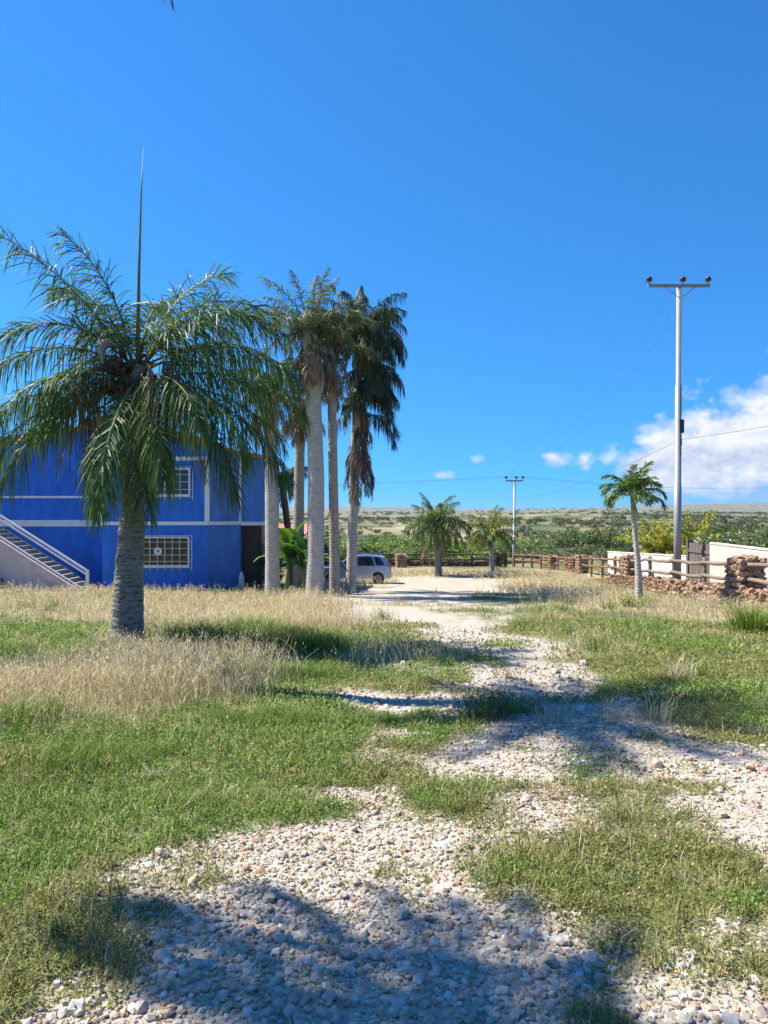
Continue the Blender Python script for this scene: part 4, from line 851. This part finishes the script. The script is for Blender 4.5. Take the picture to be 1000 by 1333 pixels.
def stone_wall():
    o = empty('stone_wall', (float(wall_x(22)), 22, gzf(10, 22)), label='low reddish brown rubble stone retaining wall along the right side', cat='wall'); off = Vector(o.location); r = random.Random(12)
    core = MB(); ys = np.arange(16, 46.1, 1.0)
    prev = None
    for y0, y1 in zip(ys[:-1], ys[1:]):
        q = []
        for y in (y0, y1):
            x = float(wall_x(y)); zb = gzf(x-.6, y)-.3; zt = gzf(x-.6, y) + .47*(1 - float(sstep(38, 47, y))); q.append((x, y, zb, zt))
        (xa, ya, ba, ta), (xb, yb_, bb, tb) = q
        core.add([Vector(p)-off for p in ((xa-.22,ya,ba),(xa+.30,ya,ba),(xb+.30,yb_,bb),(xb-.22,yb_,bb),(xa-.22,ya,ta),(xa+.30,ya,ta),(xb+.30,yb_,tb),(xb-.22,yb_,tb))],[(0,3,2,1),(4,5,6,7),(0,1,5,4),(1,2,6,5),(2,3,7,6),(3,0,4,7)])
    core.build('core', MORTAR, o)
    far = []; cnt = 0
    y = 17.0
    while y < 46:
        d = r.uniform(.20, .34); x = float(wall_x(y)); z0 = gzf(x-.6, y); ht = .52*(1 - float(sstep(38, 47, y)))
        for row in range(4):
            q_ = r.uniform(.7, 1.35); zz = z0 + .02 + ht*(row+.4)/3.6 + r.uniform(-.07,.07); a = (x - .22 + r.uniform(-.09,.03), y + r.uniform(-.12,.12), zz, .13*r.uniform(.8,1.2), d*.46*q_, ht*.20*q_*r.uniform(.8,1.3), r.randrange(10), r.uniform(-.7,.7))
            if 19.6 < y < 32.5 and cnt < 235: link('stone', ROCKS[a[6]], ROCK, o, Vector(a[:3])-off, (r.uniform(-.8,.8), r.uniform(-.3,.3), a[7]), a[3:6]); cnt += 1
            else: far.append((*(Vector(a[:3])-off), *a[3:]))
            a = (x - .20 + r.uniform(-.05,.02), y + r.uniform(-.15,.15), zz + r.uniform(-.08,.08), .09, .07, .06, r.randrange(10), r.uniform(-1,1))
            if y > 36: continue
            far.append((*(Vector(a[:3])-off), *a[3:]))
        a = (x + r.uniform(-.12,.15), y, z0 + ht + r.uniform(-.06,.07), .17*r.uniform(.7,1.2), d*.5*r.uniform(.7,1.1), .09*r.uniform(.7,1.6), r.randrange(10), r.uniform(-.4,.4))
        if 19.6 < y < 32.5 and cnt < 300: link('stone', ROCKS[a[6]], ROCK, o, Vector(a[:3])-off, (0, 0, a[7]), a[3:6]); cnt += 1
        else: far.append((*(Vector(a[:3])-off), *a[3:]))
        y += d*.95
    rocks_joined('far_stones', far, o, ROCK)
stone_wall()
def pier(parent, off, x, y, zb, w, h, seed, single=True, ang=.1):
    r = random.Random(seed); p = MB().box(-w/2+.05, w/2-.05, -w/2+.05, w/2-.05, -.4, h-.06).build('stone_pier', MORTAR, parent, loc=Vector((x, y, zb))-off, rot=(0, 0, ang)); lst = []
    rows = 6
    for row in range(rows):
        hh = h/rows
        for f in range(4):
            for c in range(4):
                u = (c-1.5)*w*.235 + r.uniform(-.05,.05); zz = (row+.5)*hh + r.uniform(-.05,.05); fx, fy = [(u,-w/2+.03),(u,w/2-.03),(-w/2+.03,u),(w/2-.03,u)][f]
                q_ = .15*w/.85*r.uniform(.8,1.35); s = (q_, .10, hh*.62*r.uniform(.8,1.35)) if f < 2 else (.10, q_, hh*.62*r.uniform(.8,1.35)); lst.append((fx, fy, zz, *s, r.randrange(10), r.uniform(-.3,.3)))
    for c in range(6): lst.append((r.uniform(-.25,.25)*w, r.uniform(-.25,.25)*w, h-.03+r.uniform(0,.06), .2*w, .2*w, .10, r.randrange(10), r.uniform(0,3)))
    if single:
        for q in lst: link('stone', ROCKS[q[6]], ROCK, p, q[:3], (0, 0, q[7]), q[3:6])
    else: rocks_joined('stones', lst, p, ROCK)
    return p
def log(parent, off, a, b, rad, mat, name='rail', sag=.0):
    a = Vector(a)-off; b = Vector(b)-off; k = 7; P_ = [a.lerp(b, i/(k-1)) + Vector((rnd.gauss(0,.012), 0, -sag*4*(i/(k-1))*(1-i/(k-1)) + (rnd.gauss(0,.016) if 0 < i < k-1 else 0))) for i in range(k)]; MB().tube(P_, [rad*rnd.uniform(.86,1.14) for i in range(k)], 8).build(name, mat, parent)
def side_fence():
    F = lambda i: 22 + 3.75*i
    zt = lambda y: float(np.interp(y, [14, 22, 37, 52, 60], [-.42, -.83, -1.70, -2.55, -2.85]))
    o = empty('timber_fence', (10.9, 22, zt(22)), label='rustic post and rail timber fence with stone piers on the stone wall', cat='fence'); off = Vector(o.location)
    P = []
    for i in range(-1, 9):
        y = F(i); x = float(wall_x(y)); P.append((x, y, zt(y)))
        if i % 4 == 0: pier(o, off, x, y, zt(y)-.05, .82 if i == 0 else .72, 1.12, 50+i, True)
        else: log(o, off, (x, y, zt(y)-.5), (x+.02, y, zt(y)+1.05), .085, TIMBER if i < 4 else TIMBER_R, 'post')
    for k in range(len(P)-1):
        for hgt in (.88, .40):
            a, b = Vector(P[k]), Vector(P[k+1]); j = rnd.uniform(-.04,.04); log(o, off, a+Vector((-.06,0,hgt+j)), b+Vector((-.06,.1,hgt-j)), .062, TIMBER if k < 5 else TIMBER_R, 'rail', .02)
side_fence()
def back_fence():
    pts = [(14.1,52.0),(12.9,56.5),(10.7,60.0)]; o = empty('timber_fence', (12.4, 57, gzf(12.4, 57)), label='reddish timber fence with stone piers curving at the far right corner of the field', cat='fence'); off = Vector(o.location)
    n = 8; L = []
    for i in range(n+1):
        t = i/n*2; k = min(int(t), 1); u = t-k; x = pts[k][0]*(1-u) + pts[k+1][0]*u; y = pts[k][1]*(1-u) + pts[k+1][1]*u; L.append((x, y, gzf(x-.5, y)))
    for i, (x, y, z) in enumerate(L):
        if i in (1, 4): pier(o, off, x, y, z-.05, .85, 1.15, 70+i, False, .5)
        elif i: log(o, off, (x, y, z-.3), (x, y, z+1.15), .09, TIMBER_R, 'post')
        if i:
            for hgt in (1.0, .55): a = Vector(L[i-1]) + Vector((0,0,hgt)); log(o, off, a, Vector((x, y, z+hgt)), .065, TIMBER_R)
    o = empty('timber_fence', (0, 60, gzf(0, 60)), label='dark brown post and rail fence across the far end of the driveway', cat='fence'); off = Vector(o.location); prev = None
    for i in range(0, 9):
        x = 10.0 - i*2.75; y = 60 + .1*i; z = gzf(x, y); log(o, off, (x, y, z-.3), (x, y, z+1.2), .10, TIMBER_D, 'post')
        if prev:
            for hgt in (1.05, .58): log(o, off, prev + Vector((0,0,hgt)), Vector((x, y, z+hgt)), .07, TIMBER_D)
        prev = Vector((x, y, z))
    pier(o, off, at(522,0,59.5)[0], 59.5, gzf(1, 59.5)-.05, .8, 1.15, 91, False)
    w = empty('stone_wall', (2, 61.2, gzf(2, 61.2)), label='dark low rubble wall behind the far fence', cat='wall'); off = Vector(w.location); r = random.Random(4); lst = []
    MB().box(-12, 7.6, -.15, .15, -.4, .42).build('core', TIMBER_D, w)
    for k in range(170): lst.append((r.uniform(-12, 7.6), -.16 + r.uniform(-.05,.05), r.uniform(0,.45), .2, .12, .12, r.randrange(10), 0))
    rocks_joined('stones', lst, w, rock_mat('dark_rock', (.16,.10,.075), (.20,.13,.10), (.12,.08,.06)))
back_fence()
# neighbour's cream wall, low white wall and gate
CREAM = plain('cream_render', (.54,.48,.40), .8, .16, 1.0, .15); WHT = plain('whitewashed_render', (.56,.53,.48), .8, .16, 1.0, .15)
def plot_wall(name, pts, thick, mat, label, cat):
    """pts: (x, y, z_bottom, z_top) along the wall"""
    o = empty(name, (pts[0][0], pts[0][1], pts[0][2]), label=label, cat=cat); off = Vector(o.location)
    for a, b in zip(pts[:-1], pts[1:]):
        d = Vector((b[0]-a[0], b[1]-a[1], 0)).normalized(); nn = Vector((-d.y, d.x, 0))*thick/2
        def slab(e, za0, za1, zb0, zb1):
            m = nn*e; A = Vector((a[0],a[1],0)); B = Vector((b[0],b[1],0))
            return [A-m+Vector((0,0,za0))-off, A+m+Vector((0,0,za0))-off, B+m+Vector((0,0,zb0))-off, B-m+Vector((0,0,zb0))-off, A-m+Vector((0,0,za1))-off, A+m+Vector((0,0,za1))-off, B+m+Vector((0,0,zb1))-off, B-m+Vector((0,0,zb1))-off]
        F6 = [(0,3,2,1),(4,5,6,7),(0,1,5,4),(1,2,6,5),(2,3,7,6),(3,0,4,7)]
        MB().add(slab(1, a[2], a[3]-.06, b[2], b[3]-.06), F6).build('panel', mat, o); MB().add(slab(1.25, a[3]-.058, a[3], b[3-3+2]*0 + b[3]-.058, b[3]), F6).build('coping', mat, o)
    return o
plot_wall('boundary_wall', [(13.45,29.9,-1.9,.36),(13.42,26.5,-1.9,.33),(13.4,22.5,-1.8,.30),(13.4,17,-1.6,.3)], .2, CREAM, 'tall plain cream rendered wall behind the fence at the right edge', 'wall')
plot_wall('boundary_wall', [(13.6,44.0,-3.0,-.76),(13.6,38.0,-2.6,-.55),(13.6,32.4,-2.2,-.33)], .2, WHT, 'low white rendered wall left of the wooden gate', 'wall')
def gate():
    o = empty('wooden_gate', (13.5, 31.1, -1.75), label='grey weathered plank gate between the white wall and the cream wall', cat='gate'); m = plain('grey_planks', (.13,.105,.095), .85, .3, 4, .4, vscale=(1,1,.3)); r = random.Random(2)
    for k in range(7): MB().box(-.03,.03,-1.12+k*.32,-1.12+k*.32+.30,.05,2.0+r.uniform(-.05,.02)).build('plank', m, o, bevel=.006)
    for zz in (.4, 1.6): MB().box(-.075,-.034,-1.12,1.1,zz,zz+.14).build('cross_bar', m, o)
    for yy in (-1.26, 1.22): MB().box(-.09,.09,yy-.09,yy+.09,-.3,2.15).build('gate_post', m, o, bevel=.01)
gate()
def shed():
    x, y = 16.6, 43; o = empty('shed', (x, y, gzf(x, y)), label='low flat grey roof seen just above the white wall', cat='shed')
    MB().box(-1.1,1.6,-1.5,1.5,-.3,1.62).build('wall', WHT, o); MB().box(-1.35,1.85,-1.75,1.75,1.624,1.74).build('roof', plain('grey_sheet_roof', (.34,.38,.43), .5, .15, 3), o)
shed()

# ------------------------------------------------------------------ utility poles and wires
GALV = plain('galvanised_steel', (.27,.268,.285), .5, .12, 3, .05, metal=.3); INSUL = plain('brown_insulator', (.045,.018,.022), .3, .3, 5, 0); WIRE = plain('wire_grey', (.12,.125,.14), .5, .1, 5, 0)
def utility_pole(x, y, ztop, zbase, arm, r0, r1, label, box=True):
    o = empty('utility_pole', (x, y, zbase), label=label, cat='utility pole'); H = ztop - zbase
    MB().tube([(0,0,-.3),(.01,0,H*.33),(.02,0,H*.331),(.04,0,H*.66),(.04,0,H*.661),(.07,0,H)], [r0,r0,r0*.86,r0*.86,r1,r1], 14).build('pole', GALV, o)
    MB().box(-arm*.52+.07,arm*.48+.07,-.05-r1,.05-r1,H-.14,H-.02).build('crossarm', GALV, o)
    for s in (-1, 1): MB().tube([(s*arm*.27+.07,-r1-.02,H-.10),(.07,-r1-.02,H-.62)], .018, 5).build('brace', GALV, o)
    tips = []
    for u in (-arm*.50+.07, .20, arm*.46+.07):
        ins = MB().tube([(u,-r1,H-.02),(u,-r1,H+.10),(u,-r1,H+.12),(u,-r1,H+.18),(u,-r1,H+.20),(u,-r1,H+.27),(u,-r1,H+.30)], [.02,.02,.13,.11,.13,.10,.04], 12); ins.build('insulator', INSUL, o); tips.append(Vector((x+u, y-r1, zbase+H+.28)))
    if box:
        MB().box(.05,.24,-.14,.10,H*.50,H*.545).build('junction_box', IRON, o, bevel=.01); MB().tube([(.14,-.05,H*.505),(.17,-.05,H*.46),(.05,-.05,H*.44)], .014, 5).build('cable', IRON, o)
        MB().tube([(.10,-.10,H*.42),(.10,-.10,H*.66)], .03, 6).build('conduit', IRON, o)
    return o, tips
def wire(name, a, b, sag, label, r=.010):
    a, b = Vector(a), Vector(b); n = 24; o = MB().tube([tuple(a.lerp(b, k/n) + Vector((0,0,-sag*4*(k/n)*(1-k/n))) - a) for k in range(n+1)], r, 5, True); ob = o.build(name, WIRE, None, loc=a); tag(ob, label, 'wire', 'overhead wires')
Yp = 31.0; px_, _, zt_ = at(882, 370, Yp)
p1, t1 = utility_pole(px_, Yp, zt_, gzf(px_, Yp), 2.6, .155, .105, 'tall grey steel utility pole with three brown insulators on a crossarm')
Yq = 61.0; qx, _, zq = at(669, 624, Yq)
p2, t2 = utility_pole(qx, Yq, zq, gzf(qx, Yq), 1.45, .12, .085, 'distant pale utility pole with small crossarm beyond the driveway', False)
for a, b, nm in zip(t1, t2, ('left', 'middle', 'right')): wire('overhead_wire', a, b, .9, 'wire from the %s insulator of the tall pole down to the distant pole' % nm, .005)
for b, nm in zip(t2, ('front', 'middle', 'rear')):
    wire('overhead_wire', b, (b.x-62, b.y+14, b.z+.8), 1.0, 'faint level wire running left from the distant pole, %s strand' % nm, .005); wire('overhead_wire', b, (b.x+45, b.y+25, b.z+.6), .9, 'faint level wire running right from the distant pole, %s strand' % nm, .005)
jz = 1.6 - (572-666)*Yp/950
wire('overhead_wire', (px_+.1, Yp-.1, jz), (px_+8.0, 21.5, jz+1.6), .25, 'service cable from the tall pole up to the right edge', .010)
wire('overhead_wire', (px_+.1, Yp-.1, jz), (qx, Yq, gzf(qx, Yq)+5.6), .5, 'service cable sloping left from the tall pole box to the distant pole', .009)

# ------------------------------------------------------------------ scrub beyond the fences
def bush_proto(n, seed, ll):
    r = np.random.default_rng(seed); lob = [(r.uniform(-.6,.6), r.uniform(-.6,.6), r.uniform(.3,.72), r.uniform(.25,.45)) for k in range(7)]; L = np.array(lob); i = r.integers(0, 7, n)
    d = r.normal(0, 1, (n, 3)); d /= np.linalg.norm(d, axis=1)[:, None]; rr = r.uniform(.4, 1.08, n)**.5
    P = np.stack([L[i,0] + d[:,0]*rr*L[i,3], L[i,1] + d[:,1]*rr*L[i,3], np.maximum(L[i,2] + d[:,2]*rr*L[i,3]*.8, .02)], -1)
    a = r.uniform(0, 6.28, n); p = r.uniform(-.4, 1.2, n); D = np.stack([np.cos(a)*np.cos(p), np.sin(a)*np.cos(p), np.sin(p)], -1); S = np.stack([-np.sin(a), np.cos(a), r.normal(0,.4,n)], -1); l_ = ll*r.uniform(.6,1.5,n)[:, None]
    V = np.stack([P, P + D*l_*.5 + S*l_*.3, P + D*l_, P + D*l_*.5 - S*l_*.3], 1).reshape(-1, 3); T = (np.array([(0,1,2),(0,2,3)])[None] + (np.arange(n)*4)[:, None, None]).reshape(-1, 3)
    return V, T, np.repeat(np.clip(r.normal(1, .22, n), .5, 1.6), 4)
def scatter_bushes(name, specs, protos, label):
    VV, TT, CC = [], [], []; off = 0
    for (x, y, sx, sz, c, k, a) in specs:
        v, t, b = protos[k]; ca, sa = math.cos(a), math.sin(a); w = np.stack([(v[:,0]*ca - v[:,1]*sa)*sx + x, (v[:,0]*sa + v[:,1]*ca)*sx + y, v[:,2]*sz + gzf(x, y) - .05], -1)
        VV.append(w); TT.append(t + off); CC.append(b[:, None]*np.array(c)[None]); off += len(v)
    tag(link(name, np_mesh(name, np.concatenate(VV), np.concatenate(TT), np.concatenate(CC)), SCRUB), label, 'scrub', kind='stuff')
def scrub():
    r = random.Random(77); near = [bush_proto(1300, 800+k, .085) for k in range(6)]; S = []
    for k in range(140):
        y = r.uniform(66, 118); px = r.uniform(330, 1120); x = at(px, 0, y)[0]
        right = px > 690; h = r.choice([1.3, 2.0, 2.6, 3.0, 3.7])*r.uniform(.8, 1.1) if right else r.choice([1.0, 1.5, 2.0, 2.6])*r.uniform(.8, 1.15)
        c = r.choice([(.10,.145,.05),(.08,.12,.045),(.12,.155,.055),(.14,.155,.07)]) if right else r.choice([(.13,.20,.045),(.15,.22,.05),(.10,.165,.045),(.13,.16,.055)])
        S.append((x, y, r.uniform(2.2, 4.2), h, c, k % 6, r.uniform(0, 6.28)))
    for k in range(40): S.append((r.uniform(-70, -8), r.uniform(64, 110), r.uniform(2, 4), r.uniform(1.8, 3.2), r.choice([(.06,.085,.035),(.08,.10,.045)]), k % 6, r.uniform(0, 6.28)))
    for k in range(26): y = r.uniform(52, 70); x = r.uniform(17.5, 40); S.append((x, y, r.uniform(1.2, 2.5), r.uniform(1.0, 2.0), r.choice([(.055,.08,.035),(.08,.09,.045)]), k % 6, r.uniform(0, 6.28)))
    scatter_bushes('scrub', S, near, 'dense green thorn scrub in a belt just beyond the far fence')
    far = [bush_proto(150, 900+k, .24) for k in range(6)]; S = []
    while len(S) < 2600:
        u = r.random(); y = 112*math.exp((u**1.25)*2.9); x = r.uniform(-.75, .75)*y
        if float(sand(x, y)) > .35 and r.random() < .93: continue
        if fbm(x*.012+5, y*.008, 91) + (.14 if x > .2*y else 0) < .42 + .16*r.random(): continue
        s = r.uniform(.7, 1.9)*(1 + y/1400); S.append((x, y, s*1.3, s*.95, r.choice([(.075,.10,.045),(.09,.115,.055),(.12,.125,.065),(.07,.09,.045)]), r.randrange(6), r.uniform(0, 6.28)))
    for k in range(170):
        y = r.uniform(112, 330); x = at(r.uniform(300, 760), 0, y)[0]
        if float(sand(x, y)) > .45: continue
        q = r.uniform(.6, 1.7); S.append((x, y, q*1.4, q, r.choice([(.09,.12,.05),(.12,.14,.06),(.10,.11,.06)]), r.randrange(6), r.uniform(0, 6.28)))
    scatter_bushes('far_scrub', S, far, 'scattered dark bushes dotting the dry plain up to the horizon')
scrub()

# ------------------------------------------------------------------ air
def haze():
    o = MB().box(-6900, 6900, -6900, 6900, -40, 60).build('haze', None); tag(o, 'thin pale haze over the distant plain', 'haze', kind='stuff')
    m = bpy.data.materials.new('haze'); m.use_nodes = True; n = m.node_tree.nodes; n.clear(); v = n.new('ShaderNodeVolumePrincipled'); v.inputs['Color'].default_value = (.50,.70,1,1); v.inputs['Density'].default_value = .00010; v.inputs['Anisotropy'].default_value = .3
    out = n.new('ShaderNodeOutputMaterial'); m.node_tree.links.new(v.outputs[0], out.inputs['Volume']); o.data.materials.append(m)
HAZE = True
if HAZE: haze()
